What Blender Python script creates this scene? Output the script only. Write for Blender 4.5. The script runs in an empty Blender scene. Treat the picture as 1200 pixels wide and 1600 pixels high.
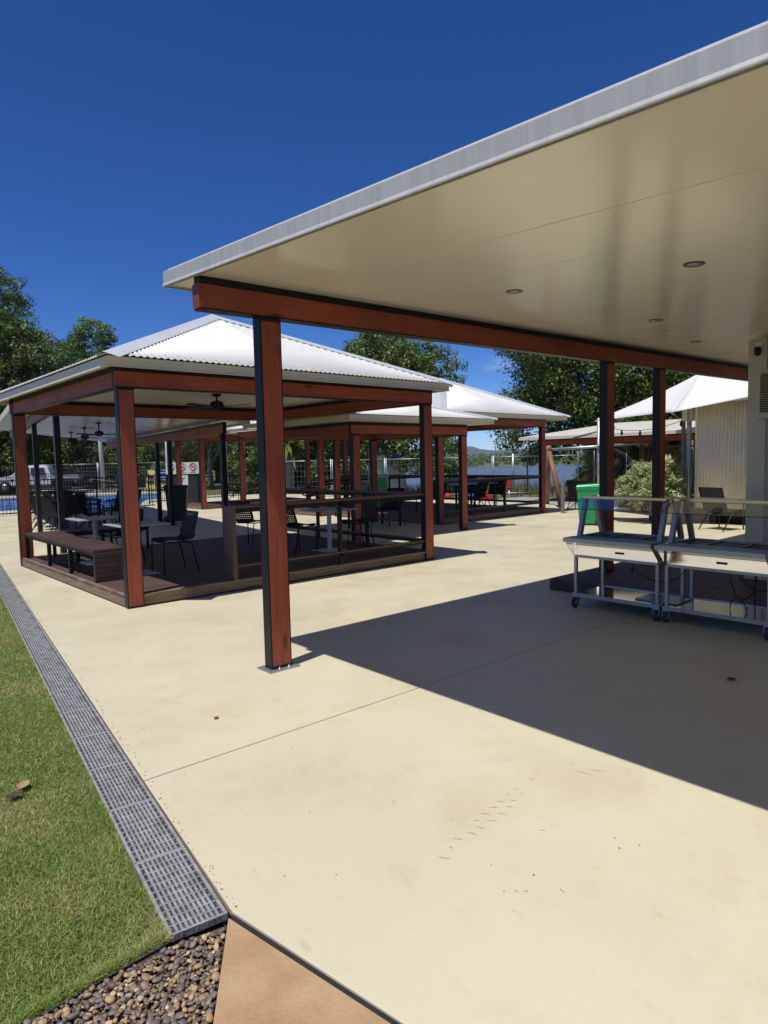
import bpy, bmesh, math, random
import numpy as np
from mathutils import Vector, Matrix
R = math.radians
random.seed(7)
rng = np.random.default_rng(7)
S = bpy.context.scene
COL = S.collection

# ------------------------------------------------------------------ camera
FPX = 1047.1                                   # focal length in pixels of a 1600 px tall frame
PITCH, ROLL, YAW = R(4.46), R(-1.26), R(48.47)
F = Vector((math.cos(YAW), math.sin(YAW), 0)); RT = Vector((math.sin(YAW), -math.cos(YAW), 0)); UP = Vector((0, 0, 1))
F2 = F * math.cos(PITCH) - UP * math.sin(PITCH); U2 = UP * math.cos(PITCH) + F * math.sin(PITCH)
R3 = RT * math.cos(ROLL) + U2 * math.sin(ROLL); U3 = U2 * math.cos(ROLL) - RT * math.sin(ROLL)
cd = bpy.data.cameras.new('camera'); cam = bpy.data.objects.new('camera', cd); COL.objects.link(cam)
M = Matrix((R3, U3, -F2)).transposed().to_4x4(); M.translation = (0, 0, 1.6)
cam.matrix_world = M
cd.sensor_fit = 'VERTICAL'; cd.sensor_height = 32.0; cd.lens = FPX / 1600 * 32.0
cd.clip_start = .05; cd.clip_end = 12000
S.camera = cam
S.render.resolution_x, S.render.resolution_y = 768, 1024

# ------------------------------------------------------------------ sky, sun, exposure
SUN_AZ, SUN_EL = R(192.5), R(69)               # where the sun stands (azimuth from +X towards +Y)
w = bpy.data.worlds.new('World'); S.world = w; w.use_nodes = True
nt = w.node_tree; bg = nt.nodes['Background']
sky = nt.nodes.new('ShaderNodeTexSky'); sky.sky_type = 'NISHITA'; sky.sun_disc = False
sky.sun_elevation = SUN_EL; sky.sun_rotation = R(90) - SUN_AZ
sky.air_density = .5; sky.dust_density = 0; sky.ozone_density = 4.0; sky.altitude = 50
hsv = nt.nodes.new('ShaderNodeHueSaturation'); hsv.inputs['Saturation'].default_value = 1.27; hsv.inputs['Hue'].default_value = .512
nt.links.new(sky.outputs[0], hsv.inputs['Color']); nt.links.new(hsv.outputs[0], bg.inputs[0])
# a few faint wisps of cloud low in the sky, all the way round
tcw = nt.nodes.new('ShaderNodeTexCoord'); mpw = nt.nodes.new('ShaderNodeMapping'); mpw.inputs['Scale'].default_value = (1, 1, 2.6); nt.links.new(tcw.outputs['Generated'], mpw.inputs[0])
nzw = nt.nodes.new('ShaderNodeTexNoise'); nzw.inputs['Scale'].default_value = 7.5; nzw.inputs['Detail'].default_value = 7; nzw.inputs['Roughness'].default_value = .6; nt.links.new(mpw.outputs[0], nzw.inputs[0])
rw = nt.nodes.new('ShaderNodeMapRange'); rw.interpolation_type = 'SMOOTHSTEP'; rw.inputs[1].default_value = .56; rw.inputs[2].default_value = .74; rw.inputs[4].default_value = .45; nt.links.new(nzw.outputs[0], rw.inputs[0])
sxw = nt.nodes.new('ShaderNodeSeparateXYZ'); nt.links.new(tcw.outputs['Generated'], sxw.inputs[0])
ew = nt.nodes.new('ShaderNodeMapRange'); ew.interpolation_type = 'SMOOTHSTEP'; ew.inputs[1].default_value = .24; ew.inputs[2].default_value = .10; nt.links.new(sxw.outputs[2], ew.inputs[0])
mw = nt.nodes.new('ShaderNodeMath'); mw.operation = 'MULTIPLY'; nt.links.new(rw.outputs[0], mw.inputs[0]); nt.links.new(ew.outputs[0], mw.inputs[1])
xw = nt.nodes.new('ShaderNodeMix'); xw.data_type = 'RGBA'; nt.links.new(mw.outputs[0], xw.inputs[0]); nt.links.new(hsv.outputs[0], xw.inputs[6]); xw.inputs[7].default_value = (4.6, 5.2, 6.2, 1); nt.links.new(xw.outputs[2], bg.inputs[0]); bg.inputs[1].default_value = .125
sd = bpy.data.lights.new('sun', 'SUN'); sd.energy = 4.2; sd.angle = R(.53); sd.color = (1, .965, .915)
sun = bpy.data.objects.new('sun', sd); COL.objects.link(sun)
sdir = Vector((math.cos(SUN_EL) * math.cos(SUN_AZ), math.cos(SUN_EL) * math.sin(SUN_AZ), math.sin(SUN_EL)))
sun.rotation_euler = sdir.to_track_quat('Z', 'Y').to_euler(); sun.location = (-6, -3, 20)
S.view_settings.view_transform = 'Standard'; S.view_settings.look = 'None'
S.view_settings.exposure = .10; S.view_settings.gamma = 1
S.render.engine = 'CYCLES'
S.cycles.max_bounces = 10; S.cycles.diffuse_bounces = 5; S.cycles.glossy_bounces = 5; S.cycles.transparent_max_bounces = 24
S.cycles.volume_bounces = 0; S.cycles.sample_clamp_indirect = 8; S.cycles.use_denoising = True

# ------------------------------------------------------------------ materials
MATS = {}
def mat(name, col, rough=.6, metal=0., var=0., vscale=3., stretch=(1, 1, 1), bump=0., bscale=40., col2=None, coat=0., spec=.5,
        trans=0., island=0., ramp=(.35, .65), detail=5):
    if name in MATS: return MATS[name]
    m = bpy.data.materials.new(name); m.use_nodes = True; MATS[name] = m
    t = m.node_tree; b = t.nodes['Principled BSDF']; L = t.links.new
    b.inputs['Base Color'].default_value = (*col, 1); b.inputs['Roughness'].default_value = rough
    b.inputs['Metallic'].default_value = metal; b.inputs['Specular IOR Level'].default_value = spec
    if coat: b.inputs['Coat Weight'].default_value = coat; b.inputs['Coat Roughness'].default_value = .08
    if var or bump or col2:
        tc = t.nodes.new('ShaderNodeTexCoord'); mp = t.nodes.new('ShaderNodeMapping'); mp.inputs['Scale'].default_value = stretch
        L(tc.outputs['Object'], mp.inputs[0])
    if var or col2:
        n = t.nodes.new('ShaderNodeTexNoise'); n.inputs['Scale'].default_value = vscale; n.inputs['Detail'].default_value = detail; n.inputs['Roughness'].default_value = .62
        L(mp.outputs[0], n.inputs[0])
        r = t.nodes.new('ShaderNodeValToRGB'); r.color_ramp.elements[0].position, r.color_ramp.elements[1].position = ramp
        c2 = col2 or tuple(c * (1 + var) for c in col); c1 = col if col2 else tuple(c * (1 - var) for c in col)
        r.color_ramp.elements[0].color = (*c1, 1); r.color_ramp.elements[1].color = (*c2, 1)
        L(n.outputs[0], r.inputs[0]); out = r.outputs[0]
        if island:
            out = island_var(t, out, island)
        L(out, b.inputs['Base Color'])
    elif island:
        rgb = t.nodes.new('ShaderNodeRGB'); rgb.outputs[0].default_value = (*col, 1)
        L(island_var(t, rgb.outputs[0], island), b.inputs['Base Color'])
    if bump:
        n2 = t.nodes.new('ShaderNodeTexNoise'); n2.inputs['Scale'].default_value = bscale; n2.inputs['Detail'].default_value = 4
        L(mp.outputs[0], n2.inputs[0]); bp = t.nodes.new('ShaderNodeBump'); bp.inputs['Strength'].default_value = bump; bp.inputs['Distance'].default_value = .02
        L(n2.outputs[0], bp.inputs['Height']); L(bp.outputs[0], b.inputs['Normal'])
    if trans:
        tr = t.nodes.new('ShaderNodeBsdfTranslucent'); mx = t.nodes.new('ShaderNodeMixShader'); mx.inputs[0].default_value = trans
        src = b.inputs['Base Color'].links[0].from_socket if b.inputs['Base Color'].links else None
        if src:
            hs = t.nodes.new('ShaderNodeHueSaturation'); hs.inputs['Value'].default_value = 1.5; hs.inputs['Saturation'].default_value = 1.1; L(src, hs.inputs['Color']); L(hs.outputs[0], tr.inputs[0])
        else: tr.inputs[0].default_value = (*[c * 1.4 for c in col], 1)
        L(b.outputs[0], mx.inputs[1]); L(tr.outputs[0], mx.inputs[2]); L(mx.outputs[0], t.nodes['Material Output'].inputs[0])
    return m
def island_var(t, sock, amt):
    g = t.nodes.new('ShaderNodeNewGeometry'); mr = t.nodes.new('ShaderNodeMapRange')
    mr.inputs[3].default_value = 1 - amt; mr.inputs[4].default_value = 1 + amt
    t.links.new(g.outputs['Random Per Island'], mr.inputs[0])
    hs = t.nodes.new('ShaderNodeHueSaturation'); t.links.new(sock, hs.inputs['Color']); t.links.new(mr.outputs[0], hs.inputs['Value'])
    mh = t.nodes.new('ShaderNodeMapRange'); mh.inputs[3].default_value = .5 + .03 * amt; mh.inputs[4].default_value = .5 - .05 * amt
    t.links.new(g.outputs['Random Per Island'], mh.inputs[0]); t.links.new(mh.outputs[0], hs.inputs['Hue'])
    return hs.outputs[0]
def object_var(m, amt):
    """each object with this material a little lighter or darker than its neighbour"""
    t = m.node_tree; b = t.nodes['Principled BSDF']; inp = b.inputs['Base Color']
    oi = t.nodes.new('ShaderNodeObjectInfo'); mr = t.nodes.new('ShaderNodeMapRange'); mr.inputs[3].default_value = 1 - amt; mr.inputs[4].default_value = 1 + amt
    hs = t.nodes.new('ShaderNodeHueSaturation'); t.links.new(oi.outputs['Random'], mr.inputs[0]); t.links.new(mr.outputs[0], hs.inputs['Value'])
    if inp.links: t.links.new(inp.links[0].from_socket, hs.inputs['Color'])
    else: hs.inputs['Color'].default_value = inp.default_value
    t.links.new(hs.outputs[0], inp); return m

def timber(axis):
    """red brown stained timber with grain along one axis and a few darker knots"""
    nm = 'stained_timber_' + axis
    if nm in MATS: return MATS[nm]
    st = {'x': (.6, 14, 14), 'y': (14, .6, 14), 'z': (14, 14, .6)}[axis]
    kst = {'x': (1.3, 5, 5), 'y': (5, 1.3, 5), 'z': (5, 5, 1.3)}[axis]
    m = mat(nm, (.305, .066, .033), .54, var=.17, vscale=2.2, stretch=st, bump=.12, bscale=9, spec=.4)
    t = m.node_tree; b = t.nodes['Principled BSDF']; L = t.links.new
    tc = t.nodes['Texture Coordinate']; mp = t.nodes.new('ShaderNodeMapping'); mp.inputs['Scale'].default_value = kst; L(tc.outputs['Object'], mp.inputs[0])
    vo = t.nodes.new('ShaderNodeTexVoronoi'); vo.inputs['Scale'].default_value = .9; L(mp.outputs[0], vo.inputs[0])
    r = t.nodes.new('ShaderNodeValToRGB'); r.color_ramp.elements[0].position = .03; r.color_ramp.elements[1].position = .12
    r.color_ramp.elements[0].color = (.3, .25, .25, 1); r.color_ramp.elements[1].color = (1, 1, 1, 1); L(vo.outputs['Distance'], r.inputs[0])
    n = t.nodes.new('ShaderNodeTexNoise'); n.inputs['Scale'].default_value = 1.1; n.inputs['Detail'].default_value = 3; L(tc.outputs['Object'], n.inputs[0])
    mr = t.nodes.new('ShaderNodeMapRange'); mr.inputs[1].default_value = .3; mr.inputs[2].default_value = .7; mr.inputs[3].default_value = .72; mr.inputs[4].default_value = 1.22; L(n.outputs[0], mr.inputs[0])
    mx = t.nodes.new('ShaderNodeMix'); mx.data_type = 'RGBA'; mx.blend_type = 'MULTIPLY'; mx.inputs[0].default_value = 1
    L(b.inputs['Base Color'].links[0].from_socket, mx.inputs[6]); L(r.outputs[0], mx.inputs[7])
    mx2 = t.nodes.new('ShaderNodeVectorMath'); mx2.operation = 'SCALE'; L(mx.outputs[2], mx2.inputs[0]); L(mr.outputs[0], mx2.inputs['Scale'])
    L(mx2.outputs[0], b.inputs['Base Color'])
    return m

steel_black = mat('black_steel', (.007, .0075, .009), .45, var=.25, vscale=4, spec=.3)
deck_m = object_var(mat('deck_composite', (.085, .050, .042), .6, var=.22, vscale=3, stretch=(.5, 14, 14), bump=.1, bscale=20), .16)
deck_y = object_var(mat('bench_composite', (.060, .032, .030), .55, var=.22, vscale=3, stretch=(.5, 14, 14), bump=.1, bscale=20), .18)
fascia_brown = object_var(mat('deck_fascia_board', (.20, .135, .085), .6, var=.28, vscale=3, stretch=(1.2, 1.2, 14), bump=.1), .06)
bar_m = {a: mat('bar_composite_' + a, (.105, .052, .043), .5, var=.2, vscale=3, stretch=st, bump=.1) for a, st in (('x', (.5, 14, 14)), ('y', (14, .5, 14)), ('z', (14, 14, .5)))}
dark_void = mat('frame_and_shade_black', (.012, .010, .009), .9)  # near-black for frames and soil; also carries the shade of hollows
cream = mat('cream_paint', (.60, .55, .42), .45, var=.05, vscale=1.2)
fascia_cream = mat('cream_fascia_metal', (.72, .615, .40), .38, var=.05, vscale=1.5)
roof_white = mat('white_roof_metal', (.72, .705, .645), .62, var=.05, vscale=1.3, bump=.0)
cap_grey = mat('pale_ridge_cap', (.56, .57, .58), .35, var=.05, vscale=2)
ceil_m = mat('cream_ceiling_panel', (.85, .785, .65), .19, var=.02, vscale=.8, spec=.85)
ceil_plain = mat('matt_ceiling_panel', (.62, .59, .50), .5, var=.03)
galv = mat('galvanised_steel', (.42, .44, .46), .42, .75, var=.18, vscale=9)
brushed = mat('brushed_stainless', (.40, .395, .385), .40, 1., var=.08, vscale=6, stretch=(1, 30, 1))
mirror = mat('polished_stainless', (.86, .85, .83), .06, 1.)
black_plastic = mat('black_plastic', (.010, .010, .011), .58, spec=.35)
black_mesh = mat('black_sling_fabric', (.016, .016, .017), .8)
rubber = mat('dark_rubber', (.03, .032, .034), .6)
white_plast = mat('white_plastic', (.68, .68, .66), .4)
table_m = mat('grey_table_top', (.36, .37, .38), .35, var=.06)
table_w = mat('white_powdercoat', (.55, .56, .57), .4)
green_bin = mat('green_bin_plastic', (.012, .26, .085), .38, var=.08)
white_sail = mat('white_sail_cloth', (.80, .79, .75), .7, trans=.18)
leaf_dark = mat('dark_leaf', (.090, .142, .022), .5, var=.45, vscale=1.1, trans=.28, island=.45)
leaf_mid = mat('mid_leaf', (.100, .165, .028), .5, var=.35, vscale=.5, trans=.3, island=.45)
leaf_grey = mat('grey_green_leaf', (.125, .16, .065), .55, var=.3, vscale=.5, trans=.3, island=.45)
leaf_var = mat('variegated_leaf', (.16, .24, .07), .45, col2=(.50, .52, .30), vscale=14, trans=.25, island=.35)
leaf_lime = mat('lime_leaf', (.10, .16, .03), .5, var=.3, vscale=1, trans=.3, island=.4)
bark = mat('bark', (.10, .08, .062), .9, var=.4, vscale=3, stretch=(3, 3, .6), bump=.5, bscale=8)
bark_pale = mat('pale_bark', (.22, .19, .16), .9, var=.4, vscale=3, stretch=(3, 3, .6), bump=.4, bscale=8)

def glass_mat():
    m = bpy.data.materials.new('clear_glass'); m.use_nodes = True; t = m.node_tree; t.nodes.clear(); L = t.links.new
    o = t.nodes.new('ShaderNodeOutputMaterial'); mx = t.nodes.new('ShaderNodeMixShader'); tr = t.nodes.new('ShaderNodeBsdfTransparent'); gl = t.nodes.new('ShaderNodeBsdfGlossy')
    tr.inputs[0].default_value = (.80, .86, .84, 1); gl.inputs['Roughness'].default_value = .02
    fr = t.nodes.new('ShaderNodeFresnel'); ma = t.nodes.new('ShaderNodeMath'); ma.operation = 'MULTIPLY'; ma.inputs[1].default_value = 1.7
    ge = t.nodes.new('ShaderNodeNewGeometry'); mr = t.nodes.new('ShaderNodeMapRange'); mr.inputs[3].default_value = 1.52; mr.inputs[4].default_value = 1 / 1.52; L(ge.outputs['Backfacing'], mr.inputs[0]); L(mr.outputs[0], fr.inputs[0])
    L(fr.outputs[0], ma.inputs[0]); L(ma.outputs[0], mx.inputs[0]); L(tr.outputs[0], mx.inputs[1]); L(gl.outputs[0], mx.inputs[2]); L(mx.outputs[0], o.inputs[0])
    return m
glass = glass_mat()

def concrete_mat():
    m = mat('cream_coated_concrete', (.605, .550, .388), .42, var=.045, vscale=.7, bump=.03, bscale=60, spec=.35)
    t = m.node_tree; b = t.nodes['Principled BSDF']; L = t.links.new; tc = t.nodes['Texture Coordinate']
    def layer(scale, lo, hi, c, stretch=(1, 1, 1), det=6):
        mp = t.nodes.new('ShaderNodeMapping'); mp.inputs['Scale'].default_value = stretch; L(tc.outputs['Object'], mp.inputs[0])
        n = t.nodes.new('ShaderNodeTexNoise'); n.inputs['Scale'].default_value = scale; n.inputs['Detail'].default_value = det; n.inputs['Roughness'].default_value = .7; L(mp.outputs[0], n.inputs[0])
        r = t.nodes.new('ShaderNodeValToRGB'); r.color_ramp.elements[0].position = lo; r.color_ramp.elements[1].position = hi
        r.color_ramp.elements[0].color = (1, 1, 1, 1); r.color_ramp.elements[1].color = (*c, 1); L(n.outputs[0], r.inputs[0])
        mx = t.nodes.new('ShaderNodeMix'); mx.data_type = 'RGBA'; mx.blend_type = 'MULTIPLY'; mx.inputs[0].default_value = 1
        L(b.inputs['Base Color'].links[0].from_socket, mx.inputs[6]); L(r.outputs[0], mx.inputs[7]); L(mx.outputs[2], b.inputs['Base Color'])
        return n
    layer(1.7, .52, .76, (.90, .87, .83)); layer(5.0, .62, .80, (.86, .83, .78), (1, .35, 1)); layer(9, .66, .80, (.84, .80, .74), (.4, 1, 1)); layer(38, .64, .78, (.66, .61, .55)); layer(120, .68, .80, (.75, .7, .65), (1, 1, 1), 2); layer(.35, .45, .7, (.93, .93, .95)); layer(.8, .52, .74, (.90, .85, .78)); layer(14, .63, .72, (.84, .79, .72), (1, .25, 1))
    n = t.nodes.new('ShaderNodeTexNoise'); n.inputs['Scale'].default_value = 1.3; n.inputs['Detail'].default_value = 5; L(tc.outputs['Object'], n.inputs[0])
    mr = t.nodes.new('ShaderNodeMapRange'); mr.inputs[1].default_value = .3; mr.inputs[2].default_value = .7; mr.inputs[3].default_value = .30; mr.inputs[4].default_value = .58; L(n.outputs[0], mr.inputs[0]); L(mr.outputs[0], b.inputs['Roughness'])
    return m
concrete = concrete_mat()

# ------------------------------------------------------------------ mesh helpers
class MB:
    """collects shapes and links them as ONE mesh object"""
    def __init__(s): s.v, s.f, s.m, s.sm = [], [], [], []
    def add(s, vs, fs, mi=0, smooth=False, mt=None):
        o = len(s.v)
        s.v += [tuple(mt @ Vector(p)) for p in vs] if mt else [tuple(p) for p in vs]
        s.f += [tuple(i + o for i in f) for f in fs]; s.m += [mi] * len(fs); s.sm += [smooth] * len(fs); return s
    def box(s, x0, x1, y0, y1, z0, z1, mi=0, mt=None):
        return s.add([(x0, y0, z0), (x1, y0, z0), (x1, y1, z0), (x0, y1, z0), (x0, y0, z1), (x1, y0, z1), (x1, y1, z1), (x0, y1, z1)],
                     [(0, 3, 2, 1), (4, 5, 6, 7), (0, 1, 5, 4), (1, 2, 6, 5), (2, 3, 7, 6), (3, 0, 4, 7)], mi, False, mt)
    def prism(s, poly, z0, z1, mi=0, mt=None):
        n = len(poly)
        return s.add([(x, y, z0) for x, y in poly] + [(x, y, z1) for x, y in poly],
                     [tuple(range(n - 1, -1, -1)), tuple(range(n, 2 * n))] + [(i, (i + 1) % n, n + (i + 1) % n, n + i) for i in range(n)], mi, False, mt)
    def bar(s, p, q, a, b=None, mi=0, up=(0, 0, 1), caps=True):
        """square bar from p to q, a wide and b high"""
        p, q = Vector(p), Vector(q); d = (q - p).normalized(); u = Vector(up)
        if abs(d.dot(u)) > .98: u = Vector((0, 1, 0))
        sx = d.cross(u).normalized(); sy = sx.cross(d); b = b or a
        vs = [e + sx * i * a / 2 + sy * j * b / 2 for e in (p, q) for i, j in ((-1, -1), (1, -1), (1, 1), (-1, 1))]
        return s.add(vs, [(0, 1, 2, 3)[::-1], (4, 5, 6, 7)] + [(i, (i + 1) % 4, 4 + (i + 1) % 4, 4 + i) for i in range(4)][::1], mi)
    def tube(s, pts, r, n=8, mi=0, r1=None, closed=False):
        pts = [Vector(p) for p in pts]; k = len(pts); o = len(s.v); prev = None
        for i, p in enumerate(pts):
            d = (pts[min(i + 1, k - 1)] - pts[max(i - 1, 0)]).normalized()
            a = prev if prev is not None and abs(prev.dot(d)) < .95 else (Vector((0, 0, 1)) if abs(d.z) < .9 else Vector((1, 0, 0)))
            e1 = (a - d * a.dot(d)).normalized(); prev = e1; e2 = d.cross(e1)
            rr = r if r1 is None else r + (r1 - r) * i / max(1, k - 1)
            if isinstance(r, (list, tuple)): rr = r[i]
            s.v += [tuple(p + (e1 * math.cos(t) + e2 * math.sin(t)) * rr) for t in [2 * math.pi * j / n for j in range(n)]]
        for i in range(k - 1):
            for j in range(n):
                s.f.append((o + i * n + j, o + i * n + (j + 1) % n, o + (i + 1) * n + (j + 1) % n, o + (i + 1) * n + j)); s.m.append(mi); s.sm.append(True)
        s.f += [tuple(o + j for j in range(n - 1, -1, -1)), tuple(o + (k - 1) * n + j for j in range(n))]; s.m += [mi] * 2; s.sm += [False] * 2
        return s
    def lathe(s, prof, n=16, c=(0, 0, 0), mi=0, mt=None):
        o = len(s.v); vs = [(c[0] + r * math.cos(2 * math.pi * j / n), c[1] + r * math.sin(2 * math.pi * j / n), c[2] + z) for r, z in prof for j in range(n)]
        fs = [(i * n + j, i * n + (j + 1) % n, (i + 1) * n + (j + 1) % n, (i + 1) * n + j) for i in range(len(prof) - 1) for j in range(n)]
        s.add(vs, fs, mi, True, mt)
        s.add([vs[j] for j in range(n)], [tuple(range(n - 1, -1, -1))], mi, False, mt); s.add(vs[-n:], [tuple(range(n))], mi, False, mt); return s
    def mesh(s, name, mats):
        me = bpy.data.meshes.new(name); me.from_pydata(s.v, [], s.f)
        for m in (mats if isinstance(mats, (list, tuple)) else [mats]): me.materials.append(m)
        me.polygons.foreach_set('material_index', s.m); me.polygons.foreach_set('use_smooth', s.sm); me.update(); return me
    def build(s, name, mats, parent=None, loc=None, bevel=0, kind=None):
        return link(name, s.mesh(name, mats), parent, loc, bevel, kind)
def link(name, me, parent=None, loc=None, bevel=0, kind=None, rz=0):
    o = bpy.data.objects.new(name, me); COL.objects.link(o)
    if parent: o.parent = parent
    if loc is not None: o.location = loc
    if rz: o.rotation_euler.z = rz
    if bevel:
        b = o.modifiers.new('bevel', 'BEVEL'); b.width = bevel; b.segments = 2; b.limit_method = 'ANGLE'
    if kind: o['kind'] = kind
    return o
def tag(o, label, cat, group=None, kind=None):
    o['label'] = label; o['category'] = cat
    if group: o['group'] = group
    if kind: o['kind'] = kind
    return o
def thing(name, label, cat, loc=(0, 0, 0), rz=0, group=None):
    o = bpy.data.objects.new(name, None); COL.objects.link(o); o.location = loc; o.rotation_euler.z = rz
    o.empty_display_size = .2
    return tag(o, label, cat, group)
def copy_tree(o, parent=None):
    c = o.copy(); COL.objects.link(c)
    if parent: c.parent = parent
    for ch in list(o.children): copy_tree(ch, c)
    return c
def place(root, first, loc, rz, label, group=None):
    c = first if not first.get('used') else copy_tree(first)
    first['used'] = 1
    if c is not first and 'used' in c: del c['used']
    c.location = loc; c.rotation_euler.z = rz; c['label'] = label
    if group: c['group'] = group
    return c
def structure(name, mb, mats, **k):
    return mb.build(name, mats, kind='structure', **k)
def np_mesh(name, verts, quads, m):
    """large mesh from arrays"""
    me = bpy.data.meshes.new(name); nv, nf, k = len(verts), len(quads), quads.shape[1]
    me.vertices.add(nv); me.vertices.foreach_set('co', np.ascontiguousarray(verts, dtype=np.float32).ravel())
    me.loops.add(nf * k); me.loops.foreach_set('vertex_index', np.ascontiguousarray(quads, dtype=np.int32).ravel())
    me.polygons.add(nf); me.polygons.foreach_set('loop_start', np.arange(0, nf * k, k, dtype=np.int32)); me.polygons.foreach_set('loop_total', np.full(nf, k, dtype=np.int32))
    me.materials.append(m); me.update(calc_edges=True); return me
def site(e, n):
    """grid aligned to the camera: e metres to its right, n metres ahead"""
    return (n * F.x + e * RT.x, n * F.y + e * RT.y)
SITE_RZ = YAW - math.pi / 2                   # local +x along e, local +y along n

# ================================================================== SETTING
def drain_x(y, side):                          # edges of the drain channel
    k = math.tan(R(8.06))
    return (1.073 + (y - 2.094) * k) if side > 0 else (.862 + (y - 2.123) * k)
# the terrain: level round the buildings, falling to the lake, rising again on the far shore
def ground_z(e, n):
    s = min(1, max(0, (n - 27) / 46)); s = s * s * (3 - 2 * s)
    le = min(1, max(0, (e + 9) / 6 + max(0, n - 60) / 15)); z = -2.7 * s * le
    if n > 255: z += min(1, (n - 255) / 40) * 1.9
    return z - .03
ns = [-40, -10, 0, 5, 10, 15, 20, 25, 28, 31, 34, 38, 42, 47, 53, 60, 68, 80, 120, 250, 262, 275, 300, 500, 900, 2000, 3000]
es = [-2600, -1500, -500, -200, -100, -60, -40, -25, -15, -11, -9, -8, -7, -6, -5, -4, -3, -2, 0, 5, 10, 20, 40, 80, 200, 500, 1500, 2600]
g = MB(); vs = []
for n in ns:
    for e in es: x, y = site(e, n); vs.append((x, y, ground_z(e, n)))
W_ = len(es)
# the near ground is left out where the paving, lawn, gravel and path lie
g.add(vs, [(j * W_ + i, j * W_ + i + 1, (j + 1) * W_ + i + 1, (j + 1) * W_ + i) for j in range(len(ns) - 1) for i in range(W_ - 1)])
gm = mat('far_grass', (.075, .095, .028), .9, col2=(.17, .15, .07), vscale=.25, bump=.4, bscale=6)
structure('ground', g, gm, loc=(0, 0, -.12))

lake_m = mat('lake_water', (.10, .125, .15), .35, bump=.5, bscale=.5, spec=.35)
lk = MB(); lk.add([(*site(-900, 55), -2.0), (*site(900, 55), -2.0), (*site(900, 280), -2.0), (*site(-900, 280), -2.0)], [(0, 1, 2, 3)])
structure('lake', lk, lake_m)

# hills
h = MB(); prof = [(-1400, 62), (-700, 40), (-300, 33), (-100, 42), (60, 38), (110, 40), (160, 47), (215, 54), (270, 53), (330, 48), (380, 36), (430, 30), (520, 33), (640, 38), (800, 30), (1100, 44), (1800, 60)]
fine = []
for (a, za), (b, zb) in zip(prof, prof[1:]):
    k = max(2, int((b - a) / 12))
    for i in range(k): t = i / k; t2 = t * t * (3 - 2 * t); fine.append((a + (b - a) * t, za + (zb - za) * t2 + random.uniform(-1.1, 1.1)))
rows = [(2300, 0), (2420, .35), (2520, .7), (2600, 1.), (2800, .9)]
vs = []
for n, k in rows:
    for e, z in fine: vs.append((*site(e * (n / 2600), n + random.uniform(-20, 20)), -1 + z * k + (random.uniform(-1.5, 1.5) if 0 < k < 1 else 0)))
W_ = len(fine)
h.add(vs, [(j * W_ + i, j * W_ + i + 1, (j + 1) * W_ + i + 1, (j + 1) * W_ + i) for j in range(len(rows) - 1) for i in range(W_ - 1)])
structure('hills', h, mat('wooded_hillside', (.060, .082, .066), .95, var=.25, vscale=.02))

# the paving, poured in bays with tooled joints between
def bay(poly, z1=0.0):
    structure('paving_slab', MB().prism(poly, -.12, z1), concrete, bevel=.004)
DX = lambda y: drain_x(y, 1) + .004
J = 0.009
bay([(1.205, 1.318), (3.2, -3.0), (30, -3.01), (30, 3.3 - J), (DX(3.295), 3.3 - J), (1.083, 2.09)])
bay([(DX(3.305), 3.3), (30, 3.3), (30, 6.7 - J), (8.0, 6.7 - J), (8, 7.6 - J), (DX(7.6), 7.6 - J)])
bay([(8.0 + J, 6.7), (20.2, 6.7), (19.2, 13.6), (19.0, 20.6), (8.0 + J, 20.6)])
bay([(DX(7.6), 7.6), (8.0, 7.6), (8.0, 20.6), (DX(20.6), 20.6)])
bay([(DX(20.605), 20.605), (19.0, 20.605), (19.0, 27.0), (17, 31), (14.6, 31.2), (13.7, 30.4), (12.3, 30.4), (11.1, 28), (10.2, 25.9), (8.3, 26.4), (7.1, 28.2), (DX(28.2) - 2, 28.2)])
# pool, its coping and the pool deck behind
pool_poly = [(2.0, 28.6), (7.1, 28.2), (8.3, 26.4), (10.2, 25.9), (11.1, 28), (12.3, 30.4), (13.7, 30.4), (16.6, 37.4), (12.7, 40.2), (10.2, 40.6), (3, 43)]
structure('pool_water', MB().prism(pool_poly, -.6, -.11), mat('pool_water', (.008, .115, .40), .16, var=.35, vscale=1.2, bump=.12, bscale=3, spec=.3))
cp = MB()
for (x0, y0), (x1, y1) in zip(pool_poly[6:], pool_poly[7:]): cp.bar((x0, y0, -.03), (x1, y1, -.03), 1.6, .10)
structure('pool_surround', cp, mat('pool_paving', (.55, .47, .38), .7, var=.1))
# grey service path past the last pavilion
structure('path', MB().prism([(20.3, 6.7), (22.6, 6.9), (22.0, 16.5), (19.3, 16.5)], -.1, -.012), mat('grey_path', (.30, .30, .30), .8, var=.12))
# tan path in the foreground
tan = mat('tan_concrete', (.36, .215, .105), .6, var=.14, vscale=3.5, bump=.22, bscale=55, col2=(.46, .315, .18), detail=9)
structure('tan_path', MB().prism([(1.058, 2.072), (.800, 1.69), (.52, 1.16), (-.2, -.4), (3.0, -3.0), (3.15, -2.96), (1.182, 1.326)][::1], -.12, 0.0), tan, bevel=.004)
structure('expansion_joint', MB().prism([(1.066, 2.066), (1.078, 2.088), (1.202, 1.322), (3.18, -2.98), (3.15, -2.97), (1.184, 1.322)], -.11, -.006), mat('black_joint_filler', (.018, .017, .016), .9))

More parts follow.
